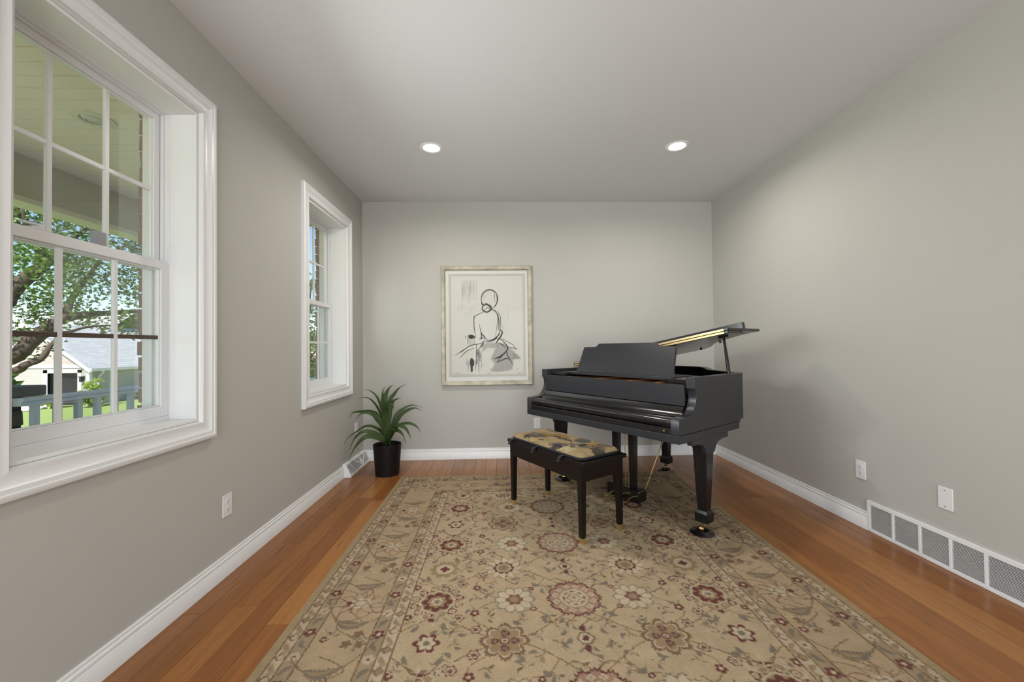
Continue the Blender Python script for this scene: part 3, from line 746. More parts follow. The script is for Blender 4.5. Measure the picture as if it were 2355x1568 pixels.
def palmette(x, y, s=1.0, flip=1):
    for k in range(12):
        a = k*2*PI/12+.26; px, py = x+.104*s*math.cos(a), y+.098*s*math.sin(a)
        R_.leaf(x+.075*s*math.cos(a+.2),y+.075*s*math.sin(a+.2),.065*s,a+.7,cgr if k%3 == 0 else ctan,.42,ccr)
        R_.polar(px,py,lambda t:.019*s*petals(t,3,.4),.03*s,cred if k%2 else cbr); R_.polar(px,py,lambda t:.0125*s,.02*s,ccr); R_.polar(px,py,lambda t:.007*s,.01*s,cpink)
    R_.polar(x,y,lambda t:.078*s*petals(t,8,.10),.1*s,ccr); R_.polar(x,y,lambda t:.071*s*petals(t,8,.10),.1*s,ctan)
    R_.polar(x,y,lambda t:.062*s*petals(t,8,.35),.1*s,cred); R_.polar(x,y,lambda t:.040*s*petals(t,8,.25),.06*s,ctan)
    R_.polar(x,y,lambda t:.024*s*petals(t,6,.3),.04*s,ccr); R_.polar(x,y,lambda t:.014*s*petals(t,5,.5),.03*s,cgr)
    R_.leaf(x,y+flip*.118*s,.05*s,0,cred,.5,cbr); R_.leaf(x-.03*s,y+flip*.10*s,.05*s,.6*flip,ctan,.5,ccr); R_.leaf(x+.03*s,y+flip*.10*s,.05*s,PI-.6*flip,ctan,.5,ccr)
def star_brown(x, y, s=1.0):
    R_.polar(x,y,lambda t:.092*s*petals(t,8,.28)*saw(t,40,.10),.13*s,cbr); R_.polar(x,y,lambda t:.076*s*petals(t,8,.30),.1*s,ccr); R_.polar(x,y,lambda t:.070*s*petals(t,8,.30),.1*s,ctan)
    for k in range(4):
        a = k*PI/2; R_.polar(x+.04*s*math.cos(a),y+.04*s*math.sin(a),lambda t:.016*s*petals(t,3,.4),.03*s,cred); R_.polar(x+.04*s*math.cos(a),y+.04*s*math.sin(a),lambda t:.010*s,.02*s,cgr)
    R_.polar(x,y,lambda t:.019*s,.03*s,cred); R_.polar(x,y,lambda t:.012*s,.02*s,ccr); R_.polar(x,y,lambda t:.005*s,.02*s,cred)
def star_cream(x, y, s=1.0):
    for k in range(12):
        a = k*2*PI/12; R_.leaf(x+.066*s*math.cos(a),y+.066*s*math.sin(a),.078*s,a,ccr,.5,cred if k%2 else cpink)
    R_.polar(x,y,lambda t:.052*s*petals(t,10,.2),.07*s,cred); R_.polar(x,y,lambda t:.040*s,.05*s,ccr); R_.polar(x,y,lambda t:.034*s,.05*s,ctan); R_.polar(x,y,lambda t:.018*s*petals(t,4,.4),.03*s,cgr,.7)
def flower_grey(x, y, s=1.0):
    R_.polar(x,y,lambda t:.088*s*petals(t,10,.22)*saw(t,40,.13),.12*s,cgr); R_.polar(x,y,lambda t:.080*s*petals(t,10,.25)*saw(t,40,.08),.11*s,ccr)
    for k in range(10):
        a = (k+.5)*2*PI/10; R_.stroke([(x+.03*s*math.cos(a),y+.03*s*math.sin(a)),(x+.066*s*math.cos(a),y+.066*s*math.sin(a))],.004*s,ctan)
    R_.polar(x,y,lambda t:.036*s*petals(t,6,.4),.05*s,cred,.85); R_.polar(x,y,lambda t:.020*s,.04*s,ctan)
def sprig(x, y, a, s=1.0):
    R_.curve([(x,y),(x+.03*s*math.cos(a),y+.03*s*math.sin(a)),(x+.055*s*math.cos(a+.5),y+.055*s*math.sin(a+.5))],.004,cline)
    R_.leaf(x+.05*s*math.cos(a+.9),y+.05*s*math.sin(a+.9),.042*s,a+1.1,cgr,.45); R_.leaf(x+.055*s*math.cos(a-.1),y+.055*s*math.sin(a-.1),.036*s,a-.5,rg.choice([cgr,cbr,ctan]),.45,ccr if rg.random() < .4 else None)
FX = RW/2
def ry(Y): return RY1-Y                  # world Y -> rug y (0 at the far edge)
rowsA = [ry(v) for v in (2.925,2.39,1.862,1.33,.80)]; rowsB = [ry(v) for v in (3.17,2.66,2.13,1.605,1.07)]
inx0, inx1, iny0, iny1 = .486, RW-.486, .486, RH-.486
# vines first
for i, yb in enumerate(rowsB):
    for sx in (-1,1):
        X = lambda d: FX+sx*d
        for dy in (-1,1):
            R_.curve([(X(.325),yb),(X(.44),yb+dy*.05),(X(.55),yb+dy*.12),(X(.63),yb+dy*.17)],.0045,cline)
            R_.curve([(X(.325),yb),(X(.22),yb+dy*.03),(X(.12),yb+dy*.10),(X(.04),yb+dy*.17)],.0045,cline)
            R_.curve([(X(.63),yb+dy*.16),(X(.70),yb+dy*.11),(X(.755),yb+dy*.07)],.0045,cline)
            R_.curve([(X(.40),yb+dy*.08),(X(.46),yb+dy*.13),(X(.44),yb+dy*.20),(X(.36),yb+dy*.25)],.004,cline)
            R_.curve([(X(.12),yb+dy*.10),(X(.17),yb+dy*.17),(X(.23),yb+dy*.18)],.004,cline)
            for q in ((.50,.09,.4),(.60,.10,2.2),(.17,.05,1.2),(.16,.16,2.6),(.22,.12,.2),(.09,.06,-1),(.70,.13,.3),(.42,.14,3.4),(.37,.20,1.0),(.55,.03,4.0),(.47,.22,2.0),(.07,.12,3.0)):
                sprig(X(q[0]),yb+dy*q[1],(q[2] if sx > 0 else PI-q[2])+rg.uniform(-.3,.3),rg.uniform(.75,1.1))
            bud(X(.445),yb+dy*.068,.95); bud(X(.525),yb+dy*.14,.95); small_red(X(.455),yb+dy*.17,1.0); small_red(X(.195),yb+dy*.19,.7); small_red(X(.745),yb+dy*.155,.9)
            R_.leaf(X(.575),yb+dy*.09,.055,sx*dy*1.0,cgr,.4); R_.leaf(X(.70),yb+dy*.085,.055,-sx*dy*1.0,cgr,.4); R_.leaf(X(.27),yb+dy*.10,.05,sx*dy*.5,cgr,.4)
for i, yb in enumerate(rowsB):
    for sx in (-1,1):
        if i % 2 == 1: star_brown(FX+sx*.325,yb); 
        else: star_cream(FX+sx*.325,yb)
        if i % 2 == 1:
            R_.polar(FX+sx*.635,yb,lambda t:.046*petals(t,6,.5),.07,cred); R_.polar(FX+sx*.635,yb,lambda t:.033*petals(t,6,.4),.06,ccr); R_.polar(FX+sx*.635,yb,lambda t:.014,.02,cgr)
        else:
            R_.polar(FX+sx*.635,yb,lambda t:.072*petals(t,10,.25)*saw(t,40,.1),.1,ctan); R_.polar(FX+sx*.635,yb,lambda t:.046,.06,ccr,.9); R_.polar(FX+sx*.635,yb,lambda t:.022*petals(t,4,.5),.04,cred)
    # centre bud ornaments
    R_.polar(FX,yb+.0,lambda t:.034*petals(t,6,.2),.05,cbr); R_.polar(FX,yb,lambda t:.027*petals(t,6,.2),.05,ccr); R_.polar(FX,yb,lambda t:.014*petals(t,6,.5),.03,cred)
    for dy in (-1,1):
        R_.leaf(FX,yb+dy*.055,.04,PI/2,cred,.6,cgr)
        for sx in (-1,1): R_.leaf(FX+sx*.03,yb+dy*.06,.035,sx*dy*.9,cgr,.4); R_.leaf(FX+sx*.085,yb+dy*.035,.045,sx*dy*-1.0,cgr,.4)
for i, ya in enumerate(rowsA):
    medallion(FX,ya,1.0)
    for sx in (-1,1):
        flower_grey(FX+sx*.277,ya); palmette(FX+sx*.633,ya,1.0,1 if i % 2 == 0 else -1)
        R_.leaf(FX+sx*.15,ya+.12,.05,sx*.6,cgr,.5); R_.leaf(FX+sx*.17,ya-.11,.05,-sx*.6,cgr,.5)
        for dy in (-1,1): R_.curve([(FX+sx*.02,ya+dy*.13),(FX+sx*.06,ya+dy*.16),(FX+sx*.10,ya+dy*.145)],.005,cbr)
# clip the field pattern at the inner border: repaint borders over it
for k in range(1,6):
    a, b, c = ins[k], ins[k+1], cols[k]
    R_.rect(a,RW-a,a,b,c); R_.rect(a,RW-a,RH-b,RH-a,c); R_.rect(a,b,a,RH-a,c); R_.rect(RW-b,RW-a,a,RH-a,c)
R_.rect(0,RW,0,ins[1],cedge); R_.rect(0,RW,RH-ins[1],RH,cedge); R_.rect(0,ins[1],0,RH,cedge); R_.rect(RW-ins[1],RW,0,RH,cedge)
for d in ins[1:]:
    for a in ((d-.003,RW-d+.003,d-.003,d+.003),(d-.003,RW-d+.003,RH-d-.003,RH-d+.003),(d-.003,d+.003,d,RH-d),(RW-d-.003,RW-d+.003,d,RH-d)): R_.rect(*a, cline)
# border motifs: walk each side; (s along, d inward) -> rug coords
def side_fns():
    return [(lambda s,d:(s,d), RW), (lambda s,d:(s,RH-d), RW), (lambda s,d:(d,s), RH), (lambda s,d:(RW-d,s), RH)]
for si, (fn, Ls) in enumerate(side_fns()):
    horiz = si < 2; ang0 = 0 if horiz else PI/2; sg = 1 if si in (0,3) else -1
    # outer light guard and inner light guard: leaves and small rings
    for dmid in (.0615,.457):
        s = dmid+.03; k = 0
        while s < Ls-dmid-.03:
            x, y = fn(s,dmid)
            if k % 2 == 0:
                R_.leaf(x,y,.05,ang0+sg*.75,ctan,.42,None); x2, y2 = fn(s+.028,dmid+.006); R_.leaf(x2,y2,.04,ang0-sg*.7,cdk,.5)
            else:
                R_.polar(x,y,lambda t:.018*petals(t,4,.3),.03,cbr); R_.polar(x+.003,y,lambda t:.012*petals(t,4,.3),.02,ctan if rg.random() < .5 else clt)
            s += .052; k += 1
    # darker guards: red star flower, slate leaf, cream flower
    for dmid in (.114,.4015):
        s = dmid+.04; k = 0
        while s < Ls-dmid-.03:
            x, y = fn(s,dmid)
            if k % 4 == 0: small_red(x,y,1.15)
            elif k % 4 == 2: R_.polar(x,y,lambda t:.022*petals(t,5,.3),.04,clt); R_.polar(x,y,lambda t:.006,.01,cred)
            else:
                R_.leaf(x,y,.062,ang0+sg*(.55 if k % 4 == 1 else -.6),cgr,.34)
            s += .0655; k += 1
    # main border: lotus flowers with serrated leaves
    dm = .2575; s0 = ry(2.39) if not horiz else FX; per = .522 if not horiz else .32
    for kk in range(-8,9):
        s = s0+kk*per
        if s < dm-.01 or s > Ls-dm+.01: continue
        x, y = fn(s,dm); k2 = kk % 2
        if not horiz:
            R_.curve([fn(s-.21,dm-.05),fn(s-.14,dm+.07),fn(s-.07,dm-.02),fn(s,dm),fn(s+.08,dm+.06),fn(s+.15,dm-.05),fn(s+.22,dm+.05)],.0045,cline)
            for k in range(9):
                a = k*2*PI/9+.2; rr_ = .062+.022*math.cos(a)**2
                R_.leaf(x+rr_*math.cos(a),y+rr_*.62*math.sin(a),.082,a,cb,.42,cred if k % 2 else cbr)
            R_.polar(x,y,lambda t:.046*petals(t,7,.3),.06,ccr,1,.72); R_.polar(x,y,lambda t:.034*petals(t,6,.4),.05,cgr,1,.7); R_.polar(x,y,lambda t:.024*petals(t,6,.4),.05,clt,1,.7); R_.polar(x+.05*sg,y,lambda t:.013*petals(t,5,.5),.03,cred)
            for dd, aa in ((-.135,.12),(.135,-.1)):
                xx, yy = fn(s+dd,dm+(.01 if dd > 0 else -.005)); R_.leaf(xx,yy,.14,aa*sg,cgr,.30,cbr,.6); R_.leaf(xx-.008,yy,.11,aa*sg,ctan,.14)
            for q in ((.255,.03),(.225,-.07),(.255,.085),(.2,.06)):
                xx, yy = fn(s+q[0],dm+q[1]); (R_.polar(xx,yy,lambda t:.020*petals(t,5,.5),.03,cbr) if rg.random() < .7 else small_red(xx,yy,.8)); sprig(xx+.02,yy,rg.uniform(0,6),.7)
            xx, yy = fn(s+.17,dm-.085); R_.curve([(xx,yy),(xx+.03,yy+.02),(xx+.05,yy)],.004,cline)
        else:
            if k2 == 0:
                for k in range(9):
                    a = k*2*PI/9; R_.leaf(x+.05*math.cos(a),y+.045*math.sin(a),.06,a,cb,.45,cred if k % 2 else cbr)
                R_.polar(x,y,lambda t:.035*petals(t,7,.3),.06,ccr); R_.polar(x,y,lambda t:.02*petals(t,6,.4),.05,cgr)
            else:
                R_.leaf(x-.05,y,.09,PI/2-.4,cgr,.5,cbr,.5); R_.leaf(x+.05,y,.09,PI/2+.4,cgr,.5,cbr,.5); small_red(x,y+.02,.9)
            for dd in (-.1,.1): xx, yy = fn(s+dd,dm+rg.uniform(-.05,.05)); R_.leaf(xx,yy,.06,rg.uniform(0,3),cgr,.4); sprig(xx,yy+.03,rg.uniform(0,6),.8)
            R_.curve([fn(s-.16,dm-.03),fn(s-.08,dm+.05),fn(s,dm-.06),fn(s+.08,dm+.04),fn(s+.16,dm-.03)],.004,cline)
for cxx in (.2575,RW-.2575):
    for cyy in (.2575,RH-.2575):
        for k in range(9):
            a = k*2*PI/9+.2; R_.leaf(cxx+.06*math.cos(a),cyy+.055*math.sin(a),.075,a,cb,.42,cred if k % 2 else cbr)
        R_.polar(cxx,cyy,lambda t:.042*petals(t,7,.3),.06,ccr); R_.polar(cxx,cyy,lambda t:.028*petals(t,6,.4),.05,cgr)
# hand-knotted edges: each knot strays a little from the drawn line
def smooth(a, k):
    ker = np.ones(k)/k
    return np.apply_along_axis(lambda v: np.convolve(v,ker,'same'),0,np.apply_along_axis(lambda v: np.convolve(v,ker,'same'),1,a))
d1 = smooth(RNG.normal(size=(R_.ny,R_.nx)),5)*1.5+RNG.normal(size=(R_.ny,R_.nx))*.25; d2 = smooth(RNG.normal(size=(R_.ny,R_.nx)),5)*1.5+RNG.normal(size=(R_.ny,R_.nx))*.25
JJ, II = np.meshgrid(np.arange(R_.ny),np.arange(R_.nx),indexing='ij')
R_.c = R_.c[np.clip(np.rint(JJ+d1).astype(int),0,R_.ny-1), np.clip(np.rint(II+d2).astype(int),0,R_.nx-1)]
# woven irregularity (abrash) in the dye
ab = RNG.normal(size=R_.ny); kk = np.ones(9)/9; ab = np.convolve(ab,kk,'same'); R_.c *= (1+.018*ab)[:,None,None]; R_.c *= 1+.05*RNG.normal(size=(R_.ny,R_.nx,1))
rug = thing('area_rug', 'tan oriental area rug with red and grey floral pattern under the piano bench', 'rug', ((RX0+RX1)/2,(RY0+RY1)/2,0))
ox, oy = (RX0+RX1)/2, (RY0+RY1)/2
R_.mesh('pile', lambda x, y: np.stack([RX0+x-ox, RY1-y-oy, np.full_like(x, RZ)],1), 'rug', rug)
rugside = obj('backing', MB().box(RX0-ox,RX1-ox,RY0-oy,RY1-oy,.0005,RZ-.0006), plain('rug_edge_binding', cedge, .95, spec=.05, noise=.1, nscale=200), rug)

# ================================================================== PIANO
PC = (.62425, 2.84887); PR = math.radians(-55.21)
pn = thing('baby_grand_piano', 'black baby grand piano with lid on half stick in the corner', 'piano', (*PC,0), PR)
HWp = .701
arm = [(0,.655),(0,.737),(.004,.744),(.012,.750),(.026,.753),(.10,.756),(.122,.760),(.143,.770),(.160,.785),(.177,.808),(.189,.836),(.193,.86),(.190,.888),(.184,.904),(.178,.913),(.172,.915),(.172,.983)]
def cheek(m, u0, u1, vend): m.prism(arm+[(vend,.983),(vend,.668),(.764,.668),(.764,.655)], 'x', u0, u1)
m = MB(); cheek(m,HWp-.055,HWp,.80); cheek(m,-HWp,-HWp+.055,1.10)
RIM = catmull([(.701,.78),(.697,.815),(.675,.85),(.62,.885),(.52,.945),(.44,.995),(.384,1.051),(.33,1.12),(.28,1.205),(.223,1.292),(.17,1.36),(.109,1.41),(.04,1.437),(-.05,1.450),(-.14,1.457),(-.255,1.464),(-.36,1.463),(-.46,1.448),(-.55,1.41),(-.62,1.352),(-.67,1.27),(-.695,1.18),(-.701,1.08)],4)
def offset(path, d):
    out = []; n = len(path)
    for i in range(n):
        a = np.array(path[max(i-1,0)]); b = np.array(path[min(i+1,n-1)]); t = (b-a)/np.linalg.norm(b-a); nrm = np.array([-t[1],t[0]])
        out.append(tuple(np.array(path[i])+nrm*d))
    return out
inner = offset(RIM,.045)
vs = []; fs = []
for (a,b) in zip(RIM,inner): vs += [(a[0],a[1],.668),(a[0],a[1],.983),(b[0],b[1],.983),(b[0],b[1],.668)]
for i in range(len(RIM)-1):
    for k in range(4): fs.append((4*i+k,4*i+(k+1)%4,4*i+4+(k+1)%4,4*i+4+k))
fs += [(0,1,2,3),tuple(4*(len(RIM)-1)+k for k in (3,2,1,0))]
m.add(vs,fs)
obj('rim', m, 'ebony_matte', pn, bevel=.003, smooth=True)
obj('keybed', MB().box(-HWp,HWp,0,.745,.606,.6535), 'ebony_matte', pn, bevel=.002)
bot = [(HWp-.012,.06),(HWp-.012,.764)]+[(a,b) for a,b in offset(RIM,.02)[6:-6]]+[(-HWp+.012,1.05),(-HWp+.012,.06)]
obj('bottom_frame', MB().prism(bot,'z',.636,.680), 'ebony_matte', pn)
obj('soundboard', MB().prism([(.66,.19),(.66,.78)]+[(a,b) for a,b in offset(RIM,.04)[6:-6]]+[(-.66,1.05),(-.66,.19)],'z',.835,.845), 'interior', pn)  # shade under the lid is put into its black colour
# black sheet painting the lid's shade onto the rim's inner faces
obj('rim_shade_liner', MB().add([(a,b,.84) for a,b in offset(RIM,.0465)]+[(a,b,.975) for a,b in offset(RIM,.0465)], [(i,i+1,len(RIM)+i+1,len(RIM)+i) for i in range(len(RIM)-1)]), 'interior', pn)
ks = obj('key_slip', MB().box(-.644,.644,.006,.03,.6545,.690), 'gloss', pn, bevel=.003)
obj('lock', MB().lathe([(.006,0),(.006,.003),(.003,.0035)],14).xf(Matrix.Translation((.60,.006,.672)) @ Matrix.Rotation(PI/2,4,'X')), 'brass', ks, smooth=True)
fb = [(.03,.692),(.012,.697),(.006,.706),(.004,.718),(.006,.732),(.013,.742),(.024,.7475),(.040,.749),(.060,.747),(.082,.743),(.096,.7425),(.100,.7445),(.108,.7455),(.118,.750),(.129,.760),(.138,.775),(.145,.792),(.149,.803),(.162,.803),(.162,.692)]
obj('fallboard', MB().prism(fb,'x',-.643,.643), 'gloss', pn, smooth=True)
obj('name_board', MB().box(-.642,.642,.160,.176,.806,.937), 'ebony_matte', pn, bevel=.002)
for s in (-1,1): obj('key_block', MB().box(s*.585,s*.643,.02,.15,.69,.744), 'gloss', pn, bevel=.003)
obj('tuning_plate', MB().box(-.60,.60,.19,.60,.900,.9225), 'bronze', pn)
for u_ in (-.12,.17,.40): obj('plate_strut', MB().prism([(u_-.012,.20),(u_+.012,.20),(u_+.05,.60),(u_+.026,.60)],'z',.9225,.932), 'bronze', pn)
obj('desk_shelf', MB().box(-.47,.47,.285,.60,.947,.966), 'ebony_matte', pn, bevel=.002)
for s in (-1,1):
    obj('desk_rail', MB().box(s*.478,s*.642,.23,.60,.936,.962), 'gloss', pn, bevel=.002)
    obj('desk_slide', MB().box(s*.455,s*.477,.225,.6,.936,.958), 'ebony', pn, bevel=.002)
# music desk: sloping panel
dk = [(-.475,0),(-.462,.006),(-.452,.022),(-.446,.05),(-.432,.20),(-.427,.206),(-.305,.208),(-.292,.212),(-.283,.224),(-.276,.232),(-.266,.235)]
dk = dk+[(-a,b) for a,b in dk[::-1]]
dk = [(a,b*1.075) for a,b in dk]; q = MB().prism(dk,'y',0,.018)
q.xf(Matrix.Translation((0.005,.345,.966)) @ Matrix.Rotation(math.radians(-20),4,'X'))
obj('music_desk', q, 'ebony_matte', pn, bevel=.003)
# lid on half stick
HG = Vector((-.712,0,.990)); AN = math.radians(10.6)
ML = Matrix.Translation(HG) @ Matrix.Rotation(-AN,4,'Y')
LW = 1.455; VF = .582; LT = .0185
lid_out = [(0,VF),(LW,VF),(LW,.74)]
for a,b in offset(RIM,-.022)[6:]: lid_out.append((a+.712+.012, b))
lid_out = [p for p in lid_out if p[1] < 2]
lid_out[-1] = (0,lid_out[-1][1])
lid = obj('lid', MB().prism(lid_out,'z',0,LT).xf(ML), 'ebony', pn, bevel=.004)
obj('hinge_leaf', MB().box(.012,LW-.03,VF-.0016,VF,.0035,LT-.002).xf(ML), 'brass_dull', lid)
fp = obj('front_flap', MB().box(0,LW,VF,VF+.485,LT+.0015,2*LT+.0015).xf(ML), 'ebony', pn, bevel=.004)
obj('hinge_leaf', MB().box(.012,LW-.03,VF-.0016,VF,LT+.0035,2*LT-.002).xf(ML), 'brass_dull', fp)
obj('flap_lip', MB().box(.0,LW-.004,VF+.235,VF+.272,2*LT+.0015,2*LT+.046).xf(ML), 'ebony', fp, bevel=.003)
for x_, v_ in ((1.36,.70),(.95,.72)):
    obj('prop_socket', MB().prism([(x_-.035,v_),(x_,v_-.022),(x_+.035,v_),(x_,v_+.022)],'z',-.010,0).xf(ML), 'interior', lid)
for x_, v_ in ((1.40,.60),(1.18,1.02),(.86,1.32),(.15,.62)):
    obj('bumper', MB().lathe([(.008,-.012),(.009,-.008),(.009,0)],12,(x_,v_,0)).xf(ML), 'interior', lid)
top_ = ML @ Vector((1.36,.705,-.008))
obj('prop_stick', MB().tube([(.676,.665,.975),tuple(Vector((.676,.665,.975)).lerp(top_,.5)),tuple(top_)],[.0125,.0105,.008],12), 'gloss', pn, smooth=True)
# legs
def leg(u, v, out_u, zt, cup_off, bracket=True):
    lg = obj('leg', MB().frustum(u,v,.138,.029,.029,zt,.047,.047), 'ebony', pn, bevel=.002)
    m = MB().frustum(u,v,.118,.041,.041,.138,.030,.030); m.box(u-.041,u+.041,v-.041,v+.041,.064,.118); obj('ankle', m, 'ebony', lg, bevel=.002)
    if bracket:
        pf = [(v-.215,.606),(v-.215,.578),(v-.13,.574),(v-.085,.562),(v-.062,.535),(v-.047,.50),(v+.047,.50),(v+.060,.51),(v+.075,.54),(v+.105,.562),(v+.16,.572),(v+.235,.574),(v+.235,.606)]
        a = out_u; obj('bracket', MB().prism(pf,'x',a,a-math.copysign(.03,a)), 'ebony_matte', lg, bevel=.002)
        s = -math.copysign(1,u); e = u-s*.046
        pu = [(u+s*.175,.606),(u+s*.175,.585),(u+s*.11,.578),(u+s*.072,.555),(u+s*.047,.505),(e,.505),(e,.606)]
        obj('bracket', MB().prism(pu,'y',v-.03,v+.03), 'ebony', lg, bevel=.002)
        obj('leg_block', MB().box(u-.045,u+.045,v-.07,v+.07,.56,.606), 'ebony', lg)
    cu, cv = u+cup_off[0], v+cup_off[1]
    m = MB().tube([(u,v,.066),(u+.3*cup_off[0],v+.3*cup_off[1],.054),(cu,cv,.045)],[.014,.014,.011],10); obj('caster_fork', m, 'brass_dull', lg, smooth=True)
    d = Vector((cup_off[0],cup_off[1],0)); d.normalize(); ax = Vector((-d.y,d.x,0))
    c = Vector((cu,cv,.0375)); m = MB().tube([c-ax*.013,c-ax*.012,c+ax*.012,c+ax*.013],[.012,.0175,.0175,.012],18); obj('caster_wheel', m, 'brass', lg, smooth=True)
    return cu, cv
cups = [leg(.654,.348,HWp,.56,(.016,-.060)), leg(-.654,.348,-HWp,.56,(.06,-.035)), leg(-.215,1.30,0,.64,(.02,-.045),False)]
# lyre and pedals
ly = obj('pedal_box', MB().box(-.125,.175,.335,.43,.024,.112), 'gloss', pn, bevel=.010, seg=3); ly['label'] = 'black pedal lyre box'
for u_ in (-.062,.092): obj('lyre_post', MB().frustum(u_,.385,.108,.021,.021,.608,.026,.026), 'ebony', ly, bevel=.002)
obj('lyre_head', MB().box(-.10,.13,.345,.425,.575,.608), 'ebony', ly, bevel=.002)
for u_ in (-.055,.022,.110):
    P = [(u_,.345,.056),(u_,.315,.058),(u_,.285,.052),(u_,.258,.046),(u_,.236,.045)]
    m = MB(); n = len(P); wd = [.009,.009,.012,.017,.012]
    vs = []; fs = []
    for (a,b,c), w_ in zip(P,wd): vs += [(a-w_,b,c-.005),(a+w_,b,c-.005),(a+w_,b,c+.004),(a-w_,b,c+.004)]
    for i in range(n-1):
        for k in range(4): fs.append((4*i+k,4*i+(k+1)%4,4*i+4+(k+1)%4,4*i+4+k))
    fs += [(0,1,2,3),(4*n-1,4*n-2,4*n-3,4*n-4)]; m.add(vs,fs); o = obj('pedal', m, 'brass', ly, bevel=.003)
for u_ in (.0,.03): obj('trap_rod', MB().tube([(u_,.41,.108),(u_,.41,.608)],.0028,8), 'brass', ly, smooth=True)
obj('brace_rod', MB().tube([(.150,.44,.085),(.225,.68,.615)],.0045,8), 'brass', ly, smooth=True)
# glass/ebonite caster cups on the floor
Mp = Matrix.Translation((PC[0],PC[1],0)) @ Matrix.Rotation(PR,4,'Z')
lab = ['round black caster cup under the front leg nearest the camera','round black caster cup under the piano leg behind the bench','round black caster cup under the tail leg of the piano']
for (cu,cv), lb, zz in zip(cups, lab, (RZ,RZ,0)):
    w = Mp @ Vector((cu,cv,0))
    o = obj('caster_cup', MB().lathe([(.071,0),(.073,.004),(.066,.009),(.046,.014),(.040,.020),(.0375,.020),(.034,.0052),(0,.005)],36), 'gloss', None, smooth=True)
    if zz == 0: o.location = (w.x,w.y,.0005)
    else: o.location = (w.x,w.y,RZ+.0003)
    setp(o, lb, 'caster cup', 'caster cups under the piano')

# ================================================================== BENCH
BR = math.atan2(-.847,.531); BCN = (.419,2.762)
bn = thing('piano_bench', 'dark brown wooden piano bench with brass-tipped tapered legs', 'bench', (*BCN,RZ), BR)
LX, LY, LZ = .369, .168, .455
obj('seat_board', MB().box(-.405,.405,-.188,.192,LZ+.006,LZ+.030), 'espresso', bn, bevel=.004)
obj('apron', MB().box(-LX+.02,LX-.02,-LY-.012,-LY+.008,.365,LZ+.006), 'espresso', bn, bevel=.001)
obj('apron', MB().box(-LX+.02,LX-.02,LY-.008,LY+.012,.365,LZ+.006), 'espresso', bn, bevel=.001)
obj('apron', MB().box(-LX-.012,-LX+.008,-LY+.02,LY-.02,.365,LZ+.006), 'espresso', bn, bevel=.001)
obj('apron', MB().box(LX-.008,LX+.012,-LY+.02,LY-.02,.365,LZ+.006), 'espresso', bn, bevel=.001)
for sx in (-1,1):
    for sy in (-1,1):
        lg = obj('leg', MB().frustum(sx*(LX-.006),sy*(LY-.006),.0335,.0150,.0150,LZ+.006,.0205,.0205,sx*(LX-.008),sy*(LY-.008)), 'espresso', bn, bevel=.0015)
        obj('ferrule', MB().frustum(sx*(LX-.006),sy*(LY-.006),.0,.0145,.0145,.0335,.0165,.0165), 'brass_dull', lg, bevel=.001)
cz = LZ+.030+RZ
cu_ = thing('bench_cushion', 'tan and grey abstract patterned cushion tied onto the piano bench', 'cushion', (*BCN,cz+.0005), BR)
def pad(hx, hy, h, r, nseg=5):
    ring = []
    for cx, cy, a0 in ((hx-r,hy-r,0),(-hx+r,hy-r,PI/2),(-hx+r,-hy+r,PI),(hx-r,-hy+r,1.5*PI)):
        for k in range(nseg+1):
            a = a0+k*PI/2/nseg; ring.append((cx+r*math.cos(a), cy+r*math.sin(a)))
    return ring
ring = pad(.372,.172,0,.045)
n = len(ring)
CF = Paint(.744,.344,.0036,lin((140,122,90)))
rc = random.Random(31)
tones = [lin(c) for c in ((150,128,90),(130,98,60),(104,96,84),(66,62,60),(158,144,114),(122,94,60),(84,80,76),(46,44,46))]
for k in range(46):
    x, y = rc.uniform(0,.744), rc.uniform(0,.344); a = rc.choice([.35,.5,-.6,1.2,-.2])+rc.uniform(-.2,.2); l1, l2 = rc.uniform(.03,.11), rc.uniform(.012,.045)
    pts = [(x+math.cos(a+t)*l1*rc.uniform(.6,1.1)*abs(math.cos(t))+math.cos(a+PI/2)*l2*math.sin(t), y+math.sin(a+t)*l1*.6*abs(math.cos(t))+math.sin(a+PI/2)*l2*math.sin(t)) for t in (0,.7,1.5,2.3,3.1,3.9,4.7,5.5)]
    CF.poly(pts, rc.choice(tones), .85)
    if rc.random() < .5: CF.stroke(pts+[pts[0]], .0035, lin((52,48,46)), .8)
for k in range(16):
    x, y = rc.uniform(.03,.7), rc.uniform(.02,.32); a = rc.uniform(-.5,.9); L_ = rc.uniform(.06,.16)
    CF.curve([(x,y),(x+L_*.5*math.cos(a),y+L_*.5*math.sin(a)+rc.uniform(-.02,.02)),(x+L_*math.cos(a),y+L_*math.sin(a))], rc.choice([.003,.004,.012,.016]), lin(rc.choice([(48,46,48),(70,66,64),(60,54,48)])), .9, .3)
for gx_, gy_ in ((.12,.22),(.42,.12),(.60,.26)):
    for k in range(5): CF.stroke([(gx_,gy_+k*.011),(gx_+.11,gy_+k*.011+.03)], .0028, lin((205,190,158)) if k % 2 else lin((62,56,50)), .85)
CF.c *= 1+.06*RNG.normal(size=(CF.ny,CF.nx,1))
